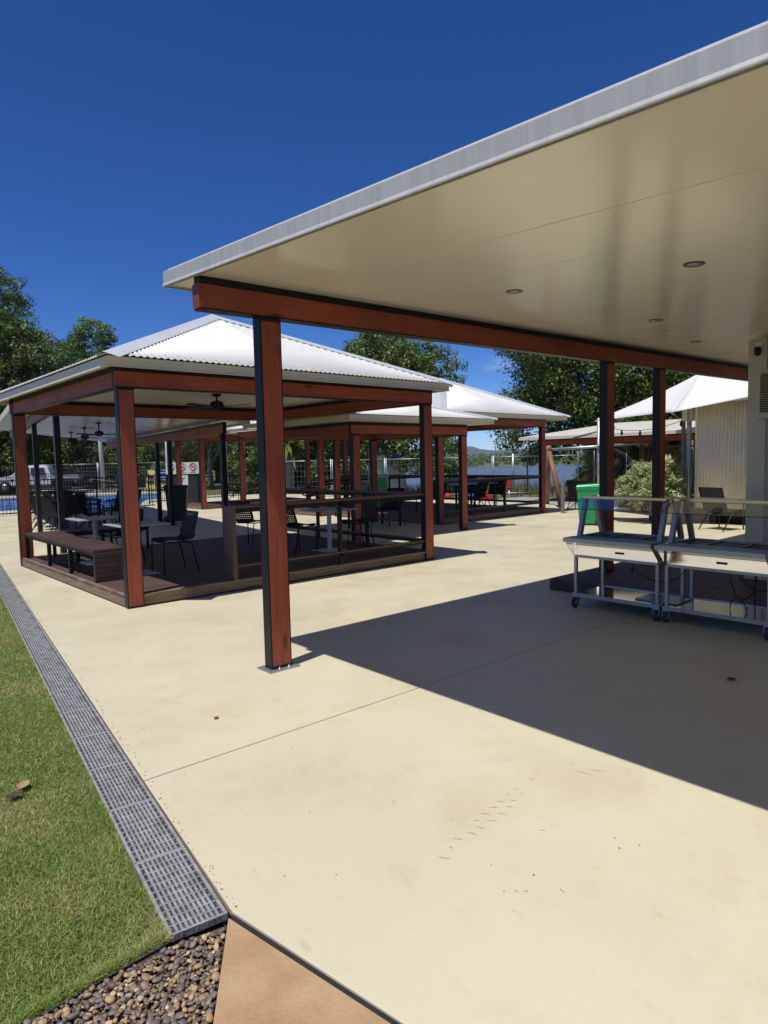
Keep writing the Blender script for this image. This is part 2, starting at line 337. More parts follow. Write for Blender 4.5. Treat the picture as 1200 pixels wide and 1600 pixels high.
# lawn
lawn_poly = [(drain_x(40, -1) - .012, 40), (-25, 40), (-25, 1.2), (-.9, 1.66), (.40, 2.085), (.79, 2.118), (.846, 2.118)]
soil = mat('lawn_soil', (.09, .11, .035), .95, col2=(.19, .15, .07), vscale=5, bump=.6, bscale=60)
structure('lawn', MB().prism(lawn_poly, -.12, -.022), soil)
def in_lawn(x, y): return (y < 40) & (x < drain_x(y, -1) - .004) & (y > np.interp(x, [-25, -.9, .40, .79, .9], [1.2, 1.66, 2.085, 2.118, 2.118]) + .004)
def grass(name, x, y, hgt, wid, m, lean=.5, z=-.022):
    n = len(x); a = rng.uniform(0, 2 * np.pi, n); hgt = hgt * rng.uniform(.55, 1.25, n); la = rng.uniform(0, 2 * np.pi, n); ll = hgt * lean * rng.uniform(.2, 1.5, n)
    dx, dy = np.cos(a) * wid / 2, np.sin(a) * wid / 2; mx, my = np.cos(la) * ll, np.sin(la) * ll; zz = np.broadcast_to(z, (n,))
    V = np.empty((n, 6, 3))
    V[:, 0] = np.stack([x - dx, y - dy, zz], 1); V[:, 1] = np.stack([x + dx, y + dy, zz], 1)
    V[:, 2] = np.stack([x + dx * .8 + mx * .4, y + dy * .8 + my * .4, zz + hgt * .6], 1); V[:, 3] = np.stack([x - dx * .8 + mx * .4, y - dy * .8 + my * .4, zz + hgt * .6], 1)
    V[:, 4] = np.stack([x + dx * .15 + mx, y + dy * .15 + my, zz + hgt], 1); V[:, 5] = np.stack([x - dx * .15 + mx, y - dy * .15 + my, zz + hgt], 1)
    b = (np.arange(n) * 6)[:, None]; Q = np.concatenate([b + [0, 1, 2, 3], b + [3, 2, 4, 5]], 0)
    o = link(name, np_mesh(name, V.reshape(-1, 3), Q, m)); return o
def lawn_mat():
    m = mat('lawn_blade', (.245, .335, .078), .55, col2=(.50, .44, .21), vscale=1.6, trans=.3, island=.35, ramp=(.47, .72), detail=6); return m
pts = []
for y0, y1, dens in ((1.6, 3.2, 42000), (3.2, 5, 21000), (5, 8, 9000), (8, 14, 4000), (14, 24, 900)):
    for xa, xb, dk in ((-1.7, drain_x(y1, -1), 1.0), (-4.0, -1.7, .45), (-9.0, -4.0, .16)):
        n = int((xb - xa) * (y1 - y0) * dens * dk); x = rng.uniform(xa, xb, n); y = rng.uniform(y0, y1, n); k = in_lawn(x, y)
        pts.append(np.stack([x[k], y[k], np.full(k.sum(), (y0 + y1) / 2 * dk ** -.5)], 1))
pts = np.concatenate(pts)
bx, by = [], []
for i in range(9000): t = random.random() ** 1.6 * 11; bx.append(drain_x(2.12 + t, -1) - random.uniform(.004, .03)); by.append(2.12 + t)
ex = [-.9, .40, .79, .85]; ey = [1.66, 2.085, 2.118, 2.122]
for i in range(11000): x = random.uniform(-.9, .85); bx.append(x); by.append(np.interp(x, ex, ey) + random.uniform(.002, .035))
bx, by = np.array(bx), np.array(by); pts = np.concatenate([pts, np.stack([bx, by, by], 1)])
lg = tag(grass('grass', pts[:, 0], pts[:, 1], np.where(np.arange(len(pts)) >= len(pts) - len(bx), .026, .015), .0024 + .0005 * pts[:, 2], lawn_mat(), 1.0), 'short green lawn grass with dry patches beside the drain', 'grass', kind='stuff')

# gravel bed of river pebbles, its liner and edging
structure('gravel_base', MB().prism([(.40, 2.078), (-.9, 1.652), (-1.2, -.5), (-.21, -.4), (.512, 1.16), (.792, 1.69), (1.05, 2.07), (.86, 2.108), (.79, 2.112)], -.12, -.026), mat('gravel_bed', (.075, .055, .038), .95, var=.3, vscale=30))
tag(MB().tube([(.846, 2.113, -.016), (.79, 2.114, -.014), (.60, 2.10, -.015), (.40, 2.081, -.014), (-.2, 1.885, -.016), (-.9, 1.655, -.015)], .0032, 8).build('garden_edging', mat('edging_plastic', (.13, .13, .115), .6)), 'black plastic edging strip between the lawn and the pebbles', 'edging')

# ------------------------------------------------------------------ trench drain with slotted grates
dr = thing('trench_drain', 'long trench drain with grey slotted grates between lawn and concrete', 'drain', (0, 0, 0))
k8 = math.tan(R(8.06)); DN = Vector((math.sin(R(8.06)), math.cos(R(8.06)), 0)); DC = Vector((math.cos(R(8.06)), -math.sin(R(8.06)), 0))
D0 = Vector((.862, 2.122, 0)); DW = .209
ch = MB(); ch.prism([tuple((D0 + DC * a + DN * b)[:2]) for a, b in ((0, 0), (DW, 0), (DW, 38), (0, 38))], -.119, -.07); ch.build('channel', dark_void, dr)  # near-black channel floor, the shade below the grates put into its colour
gplast = object_var(mat('grate_plastic', (.20, .20, .20), .5, var=.22, vscale=14, bump=.2, bscale=90, col2=(.37, .37, .365)), .08)
gm_ = MB(); GL = .496; edge = .014; nb = 10; pitch_c = (DW - 2 * edge) / nb; rows_ = 11
gm_.box(.001, edge, 0, GL, -.03, 0); gm_.box(DW - edge, DW - .001, 0, GL, -.03, 0)
for i in range(1, nb): gm_.box(edge + i * pitch_c - .0049, edge + i * pitch_c + .0049, 0, GL, -.026, -.0015)
for j in range(rows_ + 1):
    yy = j * (GL - .007) / rows_; gm_.box(edge, DW - edge, yy, yy + (.010 if j in (0, rows_) else .0062), -.028, -.0005)
for a, b in ((.085, .247), (.125, .247)): gm_.lathe([(.006, -.001), (.006, .002), (.002, .003)], 8, (DW / 2, b, 0))
gme = gm_.mesh('grate_section', gplast)
for i in range(int(37 / .5)):
    p = D0 + DN * (i * .5 + .002)
    if i < 40: link('grate_section', gme, dr, p + Vector((0, 0, random.uniform(-.0015, .001))), .0015 if i < 6 else 0, None, -R(8.06))
far = MB()
p0, p1 = D0 + DN * 20.003, D0 + DN * 37
far.prism([tuple(q[:2]) for q in (p0, p0 + DC * DW, p1 + DC * DW, p1)], -.03, -.002); far.build('grate_section', gplast, dr)
# joint between grates and slab: thin dirt line
structure('drain_edge_gap', MB().prism([(drain_x(2.1, 1) - .0005, 2.1), (DX(2.1) - .0004, 2.1), (DX(30) - .0004, 30), (drain_x(30, 1) - .0005, 30)], -.1, -.004), mat('dirt', (.11, .07, .04), .95))

# pebbles
peb_mats = [object_var(mat('pebble_' + n, c, .55, var=.22, vscale=40), .25) for n, c in
            (('taupe', (.20, .145, .105)), ('tan', (.36, .225, .115)), ('grey', (.155, .128, .105)), ('cream', (.43, .32, .19)), ('umber', (.17, .115, .08)), ('slate', (.13, .10, .085)))]
def pebble_mesh(m, seed):
    r = random.Random(seed); bm = bmesh.new(); bmesh.ops.create_icosphere(bm, subdivisions=2, radius=1)
    ph = [r.uniform(0, 6.3) for _ in range(3)]
    ax = (1, r.uniform(.58, .88), r.uniform(.32, .52))
    for v in bm.verts:
        k = 1 + r.uniform(-.03, .03) + .11 * math.sin(2.6 * v.co.x + ph[0]) + .11 * math.sin(2.9 * v.co.y + ph[1]) + .08 * math.sin(3.1 * v.co.z + ph[2]); v.co = Vector((v.co.x * ax[0] * k, v.co.y * ax[1] * k, v.co.z * ax[2] * k))
    for f in bm.faces: f.smooth = True
    me = bpy.data.meshes.new('pebble'); bm.to_mesh(me); bm.free(); me.materials.append(m); return me
pmesh = [pebble_mesh(peb_mats[i % 6], i) for i in range(18)]
def in_gravel(x, y):
    if y > np.interp(x, [-.9, .40, .79, .86], [1.652, 2.075, 2.105, 2.10]) - .004: return False
    # left of the tan path
    xp = np.interp(y, [-.4, 1.16, 1.69, 2.072], [-.21, .512, .79, 1.048]); return x < xp - .004 and (y < 2.10 - max(0, x - .86) * .2 - .02)
peb = []
cells = {}
for t in range(34000):
    y = random.uniform(.9, 2.1); x = random.uniform(-.7, 1.05)
    if not in_gravel(x, y): continue
    lat = x * RT.x + y * RT.y; dep = x * F.x + y * F.y
    if dep < 1.2 or lat / dep < -.75: continue
    r = random.choice((.0065, .008, .0095, .011, .012, .0135, .015, .018)) * random.uniform(.85, 1.1); c = (int(x / .04), int(y / .04)); ok = True
    for i in (-1, 0, 1):
        for j in (-1, 0, 1):
            for (px, py, pr) in cells.get((c[0] + i, c[1] + j), ()):
                if (px - x) ** 2 + (py - y) ** 2 < (.60 * (pr + r)) ** 2: ok = False
    if ok: cells.setdefault(c, []).append((x, y, r)); peb.append((x, y, r, dep, lat))
vis = sorted(peb, key=lambda p: -(p[2] / p[3]) * (1 if (p[3] > 1.75 and p[4] / p[3] > -.6) else .1))
gb = thing('gravel_bed', 'bed of rounded brown and grey river pebbles beside the tan path', 'gravel bed', (0, 0, 0))
for (x, y, r, dep, lat) in vis[:300]:
    o = link('pebble', random.choice(pmesh), gb, (x, y, -.009 + random.uniform(-.006, .007)))
    o.rotation_euler = (random.uniform(-.5, .5), random.uniform(-.5, .5), random.uniform(0, 6.3)); o.scale = (r * 1.02,) * 3
rest = MB(); rest_m = []
lowm = bmesh.new(); bmesh.ops.create_icosphere(lowm, subdivisions=1, radius=1); base_v = [(v.co.x * (1 + random.uniform(-.15, .15)), v.co.y * .75, v.co.z * .45) for v in lowm.verts]; base_f = [tuple(q.index for q in f.verts) for f in lowm.faces]; lowm.free(); _b = [tuple(p.vertices) for p in pmesh[0].polygons]
allrest = list(vis[300:]) + [(random.uniform(-.6, 1.0), random.uniform(1.0, 2.09), random.uniform(.006, .013), 0, 0) for _ in range(5200)]
for (x, y, r, dep, lat) in allrest:
    low = dep == 0
    if not in_gravel(x, y): continue
    mt = Matrix.Translation((x, y, (-.017 if low else -.011) + random.uniform(-.006, .006))) @ Matrix.Rotation(random.uniform(0, 6.3), 4, 'Z') @ Matrix.Rotation(random.uniform(-.5, .5), 4, 'X') @ Matrix.Diagonal((r * 1.1, r * random.uniform(.8, 1.1), r * random.uniform(.8, 1.2), 1))
    rest.add(base_v, base_f, random.randrange(6), True, mt)
rest.build('small_pebbles', peb_mats, gb, kind='stuff')

# ================================================================== BUILDING PARTS
def post(parent, x, y, z0, z1, wx=.185, dy=.10, plate=False, axis='x'):
    """black steel post, timber boards set in its two broad faces; x,y is its near left corner"""
    o = MB(); o.box(x, x + wx, y, y + dy, z0, z1)
    p = o.build('post', steel_black, parent, bevel=.004)
    t = .012
    for y0 in (y - .004, y + dy - t + .004):
        m = MB().box(x + t, x + wx - t, y0, y0 + t, z0 + .022, z1 - .03)
        m.build('timber_board', timber('z'), p, bevel=.002)
    if plate:
        b = MB().box(x - .045, x + wx + .045, y - .05, y + dy + .05, .001, .011); pl = b.build('base_plate', galv, p)
        for bx in (x + .05, x + wx - .05):
            for by in (y - .032, y + dy + .032): MB().lathe([(.013, .011), (.013, .022), (.007, .023), (.007, .034)], 6, (bx, by, 0)).build('anchor_bolt', galv, parent)
    return p
def beam(parent, p, q, z, h=.175, cap=.058, wd=.09, ends=True, z2=None):
    """horizontal beam: timber boards on both faces of a black steel core, black steel strip above. z is the underside at p"""
    p = Vector((p[0], p[1], 0)); q = Vector((q[0], q[1], 0)); d = (q - p); Ln = d.length; d.normalize(); z2 = z if z2 is None else z2
    ax = 'x' if abs(d.x) > abs(d.y) else 'y'; s = Vector((-d.y, d.x, 0))
    def slab(m, off, w_, a, b, e0=0., e1=0.):
        A = p + d * e0; B = q - d * e1; vs = []
        for P, zz in ((A, z), (B, z2)):
            for k in (-1, 1):
                for hh in (a, b): vs.append(P + s * (off + k * w_ / 2) + UP * (zz + hh))
        m.add(vs, [(0, 1, 3, 2), (4, 6, 7, 5), (0, 4, 5, 1), (2, 3, 7, 6), (0, 2, 6, 4), (1, 5, 7, 3)])
    m = MB(); slab(m, 0, wd - .02, .004, h + cap, .004, .004); slab(m, 0, wd - .004, h + .002, h + cap - .001, .003, .003); slab(m, 0, wd + .012, -.004, .004, 0, 0)
    b = m.build('beam', steel_black, parent)
    for k in (-1, 1):
        m = MB(); slab(m, k * (wd / 2 - .006), .014, .006, h - .002); m.build('timber_board', timber(ax), b, bevel=.002)
    return b

def corrugated(parent, name, A, B, apexA, apexB, m, amp=.0085, pitch=.076, drop=0.):
    """roof slope from eave A-B up to apexA-apexB (equal points for a triangle); waves run up the slope"""
    A, B, PA, PB = map(Vector, (A, B, apexA, apexB)); ev = (B - A); Ln = ev.length; e = ev.normalized()
    n = e.cross((PA + PB) / 2 - (A + B) / 2).normalized();
    if n.z < 0: n = -n
    up = n.cross(e)
    if up.z < 0: up = -up
    ta, tb = (PA - A).dot(e), (PB - A).dot(e); H = (PA - A).dot(up)
    step = pitch / 6; k = int(Ln / step); ss = sorted(set([i * Ln / k for i in range(k + 1)] + [ta, tb])); V, Fc = [], []
    ss = [s for s in ss if 0 <= s <= Ln]
    for s in ss:
        top = H * (s / ta if s < ta else (1 if s <= tb else (Ln - s) / (Ln - tb)))
        wv = n * (amp * math.cos(2 * math.pi * s / pitch))
        V.append(A + e * s - up * drop + wv); V.append(A + e * s + up * top + wv)
    for i in range(len(ss) - 1): Fc.append((2 * i, 2 * i + 2, 2 * i + 3, 2 * i + 1))
    mb = MB(); mb.add(V, Fc, 0, True); o = mb.build(name, m, parent)
    sol = o.modifiers.new('thickness', 'SOLIDIFY'); sol.thickness = .0016
    return o, n, up, e, Ln
def screws(parent, A, e, up, n, Ln, rows=(.09, 1.2, 2.0), ta=None, H=None, pitch=.152):
    m = MB()
    for r in rows:
        lo, hi = (ta * r / H, Ln - (Ln - ta) * r / H)
        s = lo + .15
        while s < hi - .1:
            c = Vector(A) + e * s + up * r + n * .010
            m.lathe([(.007, 0), (.007, .003), (.0045, .004), (.0045, .008)], 6, (0, 0, 0), 0, Matrix.Translation(c) @ n.to_track_quat('Z', 'Y').to_matrix().to_4x4()); s += pitch
    m.build('roof_screws', mat('screw_head', (.32, .32, .31), .5, .4), parent, kind='stuff')

def hip_roof(parent, x0, x1, y0, y1, ze, apex, fas=.10, detail=True, cap_w=.17):
    """x0.. are the fascia faces, ze the top of the fascia; pyramid to apex"""
    c = [(x0, y0), (x1, y0), (x1, y1), (x0, y1)]; ap = Vector(((x0 + x1) / 2, (y0 + y1) / 2, apex)); ov = .035
    cc = [(x0 - ov, y0 - ov, ze + .012), (x1 + ov, y0 - ov, ze + .012), (x1 + ov, y1 + ov, ze + .012), (x0 - ov, y1 + ov, ze + .012)]
    for i in range(4):
        a, b = cc[i], cc[(i + 1) % 4]
        o, n, up, e, Ln = corrugated(parent, 'roof_sheet', a, b, ap, ap, roof_white)
        if detail and i in (0, 3):
            H = (ap - Vector(a)).dot(up); screws(parent, a, e, up, n, Ln, ta=Ln / 2, H=H)
    for i in range(4):                                                  # hip cappings: folded strips
        p = Vector(cc[i]); d = (ap - p); nl = [None, None]; m = MB()
        for k, j in ((0, i), (1, (i - 1) % 4)):
            a, b = Vector(cc[j]), Vector(cc[(j + 1) % 4]); e = (b - a).normalized(); n = e.cross(ap - a).normalized(); n = n if n.z > 0 else -n
            along = d.normalized(); side = n.cross(along); side = side if side.dot((a + b) / 2 - p) > 0 else -side
            nl[k] = (n, side)
        up_ = (nl[0][0] + nl[1][0]).normalized(); st, en = p + up_ * .016 - d.normalized() * .02, ap + up_ * .018
        vs = []
        for q in (st, en):
            vs += [q + nl[0][1] * cap_w - nl[0][0] * .004, q + nl[0][1] * .01 + up_ * .008, q + nl[1][1] * .01 + up_ * .008, q + nl[1][1] * cap_w - nl[1][0] * .004]
        m.add(vs, [(0, 4, 5, 1), (1, 5, 6, 2), (2, 6, 7, 3), ]); ob = m.build('hip_capping', cap_grey, parent)
        s = ob.modifiers.new('t', 'SOLIDIFY'); s.thickness = .004; s.offset = -1
    t = .02
    for i, (bx) in enumerate(((x0, x1, y0, y0 + t), (x1 - t, x1, y0 + t, y1 - t), (x0, x1, y1 - t, y1), (x0, x0 + t, y0 + t, y1 - t))):
        m = MB().box(*bx, ze - fas, ze); m.box(*[v + dv for v, dv in zip(bx, (-.006, .006, -.006, .006))], ze - fas - .004, ze - fas + .006); m.build('fascia', fascia_cream, parent)

def boards(parent, x0, x1, y0, y1, z, pitch, m, name='deck_board', th=.024, gap=.006):
    n = int(round((y1 - y0) / pitch)); pitch = (y1 - y0) / n
    me = MB().box(0, x1 - x0, 0, pitch - gap, -th, 0).mesh(name, m)
    for i in range(n): link(name, me, parent, (x0 + random.uniform(-.002, .002), y0 + i * pitch, z + random.uniform(-.0008, .0008)))

def fan(label, x, y, zc, drop=.32, rz=0., group='ceiling fans'):
    t = thing('ceiling_fan', label, 'ceiling fan', (x, y, zc), rz, group)
    m = MB(); m.lathe([(.02, -.04), (.065, -.03), (.075, 0)], 14); m.tube([(0, 0, -.02), (0, 0, -drop)], .014); m.build('down_rod', black_plastic, t)
    m = MB(); m.lathe([(.03, -drop - .14), (.085, -drop - .12), (.11, -drop - .07), (.09, -drop - .02), (.03, -drop)], 16); m.build('motor', black_plastic, t)
    for k in range(4):
        a = k * math.pi / 2; mt = Matrix.Rotation(a, 4, 'Z'); bl = MB()
        bl.add([mt @ Vector(p) for p in ((.08, -.03, -drop - .09), (.16, -.055, -drop - .10), (.62, -.06, -drop - .09), (.66, 0, -drop - .085), (.62, .06, -drop - .075), (.16, .055, -drop - .085), (.08, .03, -drop - .085))], [(0, 1, 2, 3, 4, 5, 6)])
        b = bl.build('blade', black_plastic, t); s = b.modifiers.new('t', 'SOLIDIFY'); s.thickness = .008
    return t

def rail_run(parent, p, q, zt=1.07, zf=.31, posts=(.5,), zd=.14, inner=(0, 1)):
    """bar leaner: timber top on steel, foot rail below"""
    p, q = Vector((*p, 0)), Vector((*q, 0)); d = q - p; s = Vector(inner).to_3d().normalized() * .06
    ax = bar_m['x'] if abs(d.x) > abs(d.y) else bar_m['y']
    MB().bar(p + s + UP * (zt - .02), q + s + UP * (zt - .02), .19, .032).build('bar_top', ax, parent, bevel=.003)
    m = MB(); m.bar(p + UP * (zt - .065), q + UP * (zt - .065), .05, .05); m.bar(p + UP * (zf - .03), q + UP * (zf - .03), .05, .04)
    for t in posts: m.bar(p + d * t + UP * zd, p + d * t + UP * (zt - .04), .05, .05)
    m.build('rail_frame', steel_black, parent)
    MB().bar(p + UP * zf, q + UP * zf, .085, .022).build('foot_rail', ax, parent, bevel=.002)

def pavilion(name, label, x0, x1, y0, y1, zb, ze, apex, ov=(.22, .22, .25, .25), full=True, rails=True, deck=True, group='timber post pavilions'):
    t = thing(name, label, 'pavilion', (0, 0, 0), 0, group); zd = .14
    px, py = .185, .10
    for (x, y) in ((x0, y0), (x1 - px, y0), (x0, y1 - py), (x1 - px, y1 - py)): post(t, x, y, .005, zb)
    beam(t, (x0 - .02, y0 + .05), (x1 + .02, y0 + .05), zb); beam(t, (x0 - .02, y1 - .05), (x1 + .02, y1 - .05), zb)
    beam(t, (x0 + .05, y0 + .11), (x0 + .05, y1 - .11), zb); beam(t, (x1 - .05, y0 + .11), (x1 - .05, y1 - .11), zb)
    hip_roof(t, x0 - ov[0], x1 + ov[1], y0 - ov[2], y1 + ov[3], ze, apex, detail=full)
    zc = zb + .175 + .058
    n = 5; wdt = (x1 - x0 + ov[0] + ov[1] - .06) / n
    for i in range(n):
        a = x0 - ov[0] + .03 + i * wdt
        MB().box(a + .002, a + wdt - .002, y0 - ov[2] + .03, y1 + ov[3] - .03, zc + .002, zc + .02).build('ceiling_panel', ceil_plain, t)
    if deck:
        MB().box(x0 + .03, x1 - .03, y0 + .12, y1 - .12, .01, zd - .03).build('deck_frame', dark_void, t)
        if full: boards(t, x0 + .002, x1 - .002, y0 + .105, y1 - .105, zd, .137, deck_m)
        else:
            m = MB(); k = int((y1 - y0 - .2) / .14)
            for i in range(k): m.box(x0, x1, y0 + .1 + i * .14, y0 + .1 + i * .14 + .133, zd - .024, zd)
            m.build('deck_boards', deck_m, t, kind='stuff')
        for (a, b) in (((x0 + px + .003, y0 + .05), (x1 - px - .003, y0 + .05)), ((x0 + px + .003, y1 - .05), (x1 - px - .003, y1 - .05)), ((x0 + .03, y0 + .105), (x0 + .03, y1 - .105)), ((x1 - .03, y0 + .105), (x1 - .03, y1 - .105))):
            MB().bar((*a, .066), (*b, .066), .05, .098).build('deck_fascia', fascia_brown, t, bevel=.002)
            MB().bar((*a, zd - .010), (*b, zd - .010), .096 if a[1] == b[1] else .054, .022).build('edge_board', fascia_brown, t, bevel=.002)
            MB().bar((*a, .010), (*b, .010), .03, .016).build('fascia_gap_shade', dark_void, t)  # near-black strip: shade of the gap under the fascia, put in as colour
    if rails:
        g0 = x0 + 1.38 if full else x0 + px + .002
        rail_run(t, (g0, y0 + .05), (x1 - px - .002, y0 + .05), posts=(.5,) if full else (.2, .6))
        if full: MB().box(x0 + 1.32, x0 + 1.38, y0 + .0, y0 + .22, zd, 1.065).build('bar_end_panel', bar_m['z'], t, bevel=.003)
        rail_run(t, (x1 - .07, y0 + .105), (x1 - .07, y1 - .105), posts=(.33, .66), inner=(-1, 0))
    return t

# ================================================================== NEAR CANOPY
def cz(x, y): return 2.893 + .0112 * (x - 2.2) + .049 * (y - 4.35)     # underside of the ceiling
cn = thing('entertainment_canopy', 'large flat roofed canopy with cream glossy ceiling and red brown beam', 'canopy', (0, 0, 0))
BY = 4.40
beam(cn, (2.21, BY), (13.0, BY), 2.672, h=.172, cap=.060, wd=.10, z2=2.672 + .0112 * 10.8)
MB().box(2.196, 2.2095, BY - .049, BY + .049, 2.678, 2.842).build('beam_end_board', timber('z'), cn, bevel=.002)
post(cn, 2.672, 4.352, .011, 2.672, plate=True)
post(cn, 7.52, 4.352, .14, 2.735); post(cn, 8.87, 4.352, .14, 2.75)
XL, XR, YN, YF = 2.165, 15.5, -3.2, 4.80
xs = [XL + .03, 3.02, 3.735, 4.44, 5.15, 5.86, 6.57, 7.28, 7.99, 8.7, 9.41, 10.12, 10.83, 11.54, 12.25, 12.96, 13.67, 14.4, XR]
for a, b in zip(xs, xs[1:]):
    m = MB(); vs = []
    for zz in (0, .10):
        for (x, y) in ((a + .003, YN), (b - .003, YN), (b - .003, YF), (a + .003, YF)): vs.append((x, y, cz(x, y) + zz))
    m.add(vs, [(0, 3, 2, 1), (4, 5, 6, 7), (0, 1, 5, 4), (1, 2, 6, 5), (2, 3, 7, 6), (3, 0, 4, 7)]); m.build('ceiling_panel', ceil_m, cn, bevel=.0025)
gut = mat('weathered_gutter_metal', (.47, .455, .42), .36, var=.085, vscale=1.0, stretch=(1, 26, .25), bump=.02)
def gutter(p, q, out):
    """barge fold: upright face, small bright lip below, set out from the ceiling edge"""
    m = MB(); o = Vector(out); vs = []
    prof = [(-.004, .008), (.004, .008), (.004, .024), (.032, .024), (.032, .002), (.043, .002), (.043, .008), (.034, .026), (.034, .104), (.026, .112), (-.004, .118)]
    for (x, y) in (p, q):
        for a, hh in prof: vs.append(Vector((x, y, cz(x, y) - .014)) + o * a + UP * hh)
    k = len(prof); m.add(vs, [(i, i + 1, k + i + 1, k + i) for i in range(k - 1)] + [tuple(range(k)), tuple(range(2 * k - 1, k - 1, -1)), (k - 1, 0, k, 2 * k - 1)])
    return m
gutter((XL + .03, YF + .034), (XL + .03, YN), (-1, 0, 0)).build('fascia', gut, cn)
gutter((XL, YF), (XR, YF), (0, 1, 0)).build('fascia', gut, cn)
m = MB(); vs = [(x, y, cz(x, y) + .100) for (x, y) in ((XL + .02, YN), (XR, YN), (XR, YF), (XL + .02, YF))]; m.add(vs + [(a, b, c + .012) for a, b, c in vs], [(0, 3, 2, 1), (4, 5, 6, 7), (0, 1, 5, 4), (1, 2, 6, 5), (2, 3, 7, 6), (3, 0, 4, 7)]); m.build('roof_skin', roof_white, cn)
m = MB()
for yy in (3.2, 1.9, .8, .1):
    m.lathe([(.006, 0), (.006, .006)], 8, (0, 0, 0), 0, Matrix.Translation((XL + .004, yy, cz(XL, yy) + .03)) @ Matrix.Rotation(-math.pi / 2, 4, 'Y'))
m.build('fascia_rivets', galv, cn, kind='stuff')
for (x, y) in ((4.40, 1.94), (4.24, 3.23), (6.33, 3.15), (8.2, 3.58)):
    z = cz(x, y); d = MB().lathe([(.040, -.002), (.062, -.007), (.066, -.004), (.066, .0)], 28, (x, y, z)); o = d.build('downlight', mat('dark_downlight_ring', (.05, .045, .04), .35, .5), cn)
    MB().lathe([(.001, -.0045), (.040, -.0045), (.040, -.002)], 24, (x, y, z - .001)).build('lens', mat('downlight_lens', (.42, .42, .40), .3), o)

# timber platform under the canopy
pf = thing('timber_platform', 'low dark timber deck platform under the canopy behind the steel carts', 'deck', (0, 0, 0))
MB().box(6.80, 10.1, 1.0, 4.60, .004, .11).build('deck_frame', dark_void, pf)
boards(pf, 6.775, 8.19, 1.0, 2.98, .14, .137, deck_m); boards(pf, 6.775, 10.12, 2.985, 4.63, .14, .137, deck_m)
MB().box(6.75, 6.774, 1.0, 4.65, .004, .137).build('deck_fascia', deck_y, pf, bevel=.002)
MB().box(6.7745, 10.14, 4.632, 4.65, .004, .137).build('deck_fascia', deck_y, pf, bevel=.002)

# cream building on the right edge
bd = thing('cream_building', 'cream painted building whose corner closes the right edge', 'building', (0, 0, 0))
wall_paint = mat('cream_wall_paint', (.50, .47, .38), .5, var=.06, vscale=1.5)
MB().box(8.25, 13.0, -3.0, 2.955, 0.0, 2.80).build('wall', wall_paint, bd)
MB().box(8.195, 8.2495, 2.80, 2.99, 0.0, 2.86).build('corner_trim', wall_paint, bd, bevel=.004)
MB().box(8.2505, 12.9, 2.956, 2.985, 0.0, 2.84).build('wall_lining', wall_paint, bd)
MB().box(8.225, 8.2495, -3, 2.799, 2.52, 2.84).build('wall_head', wall_paint, bd)
MB().box(8.21, 8.249, 2.25, 2.72, .30, .62).build('meter_box', mat('pale_box', (.45, .43, .36), .5), bd, bevel=.004)
MB().tube([(8.21, 2.60, .42), (8.14, 2.60, .42)], .055, 14).build('outlet_pipe', black_plastic, bd)
ac = thing('air_conditioner', 'cream window air conditioner with louvred face on the cream building', 'air conditioner', (8.2, 2.69, 1.97))
MB().box(-.16, .04, -.62, .17, -.01, .53).build('casing', mat('ac_casing', (.47, .44, .35), .45), ac, bevel=.006)
MB().box(-.166, -.159, -.58, .115, .05, .48).build('louvre_shade_sheet', mat('ac_dark', (.02, .018, .014), .7), ac)  # dark raised sheet; shade between the louvres put into its colour
lv = MB().box(0, .010, -.58, .112, 0, .011).mesh('louvre', mat('ac_louvre', (.30, .28, .21), .5))
for i in range(17): o = link('louvre', lv, ac, (-.178, 0, .054 + i * .0255)); o.rotation_euler.y = .5
sc_ = thing('security_camera', 'small dark security camera high on the cream wall corner', 'camera', (8.195, 2.88, 2.72))
MB().box(-.02, 0, -.03, .03, .03, .09).build('bracket', white_plast, sc_)
MB().lathe([(.012, -.06), (.030, -.045), (.038, -.01), (.036, .03), (.02, .04)], 14, (-.045, 0, 0)).build('dome', black_plastic, sc_)

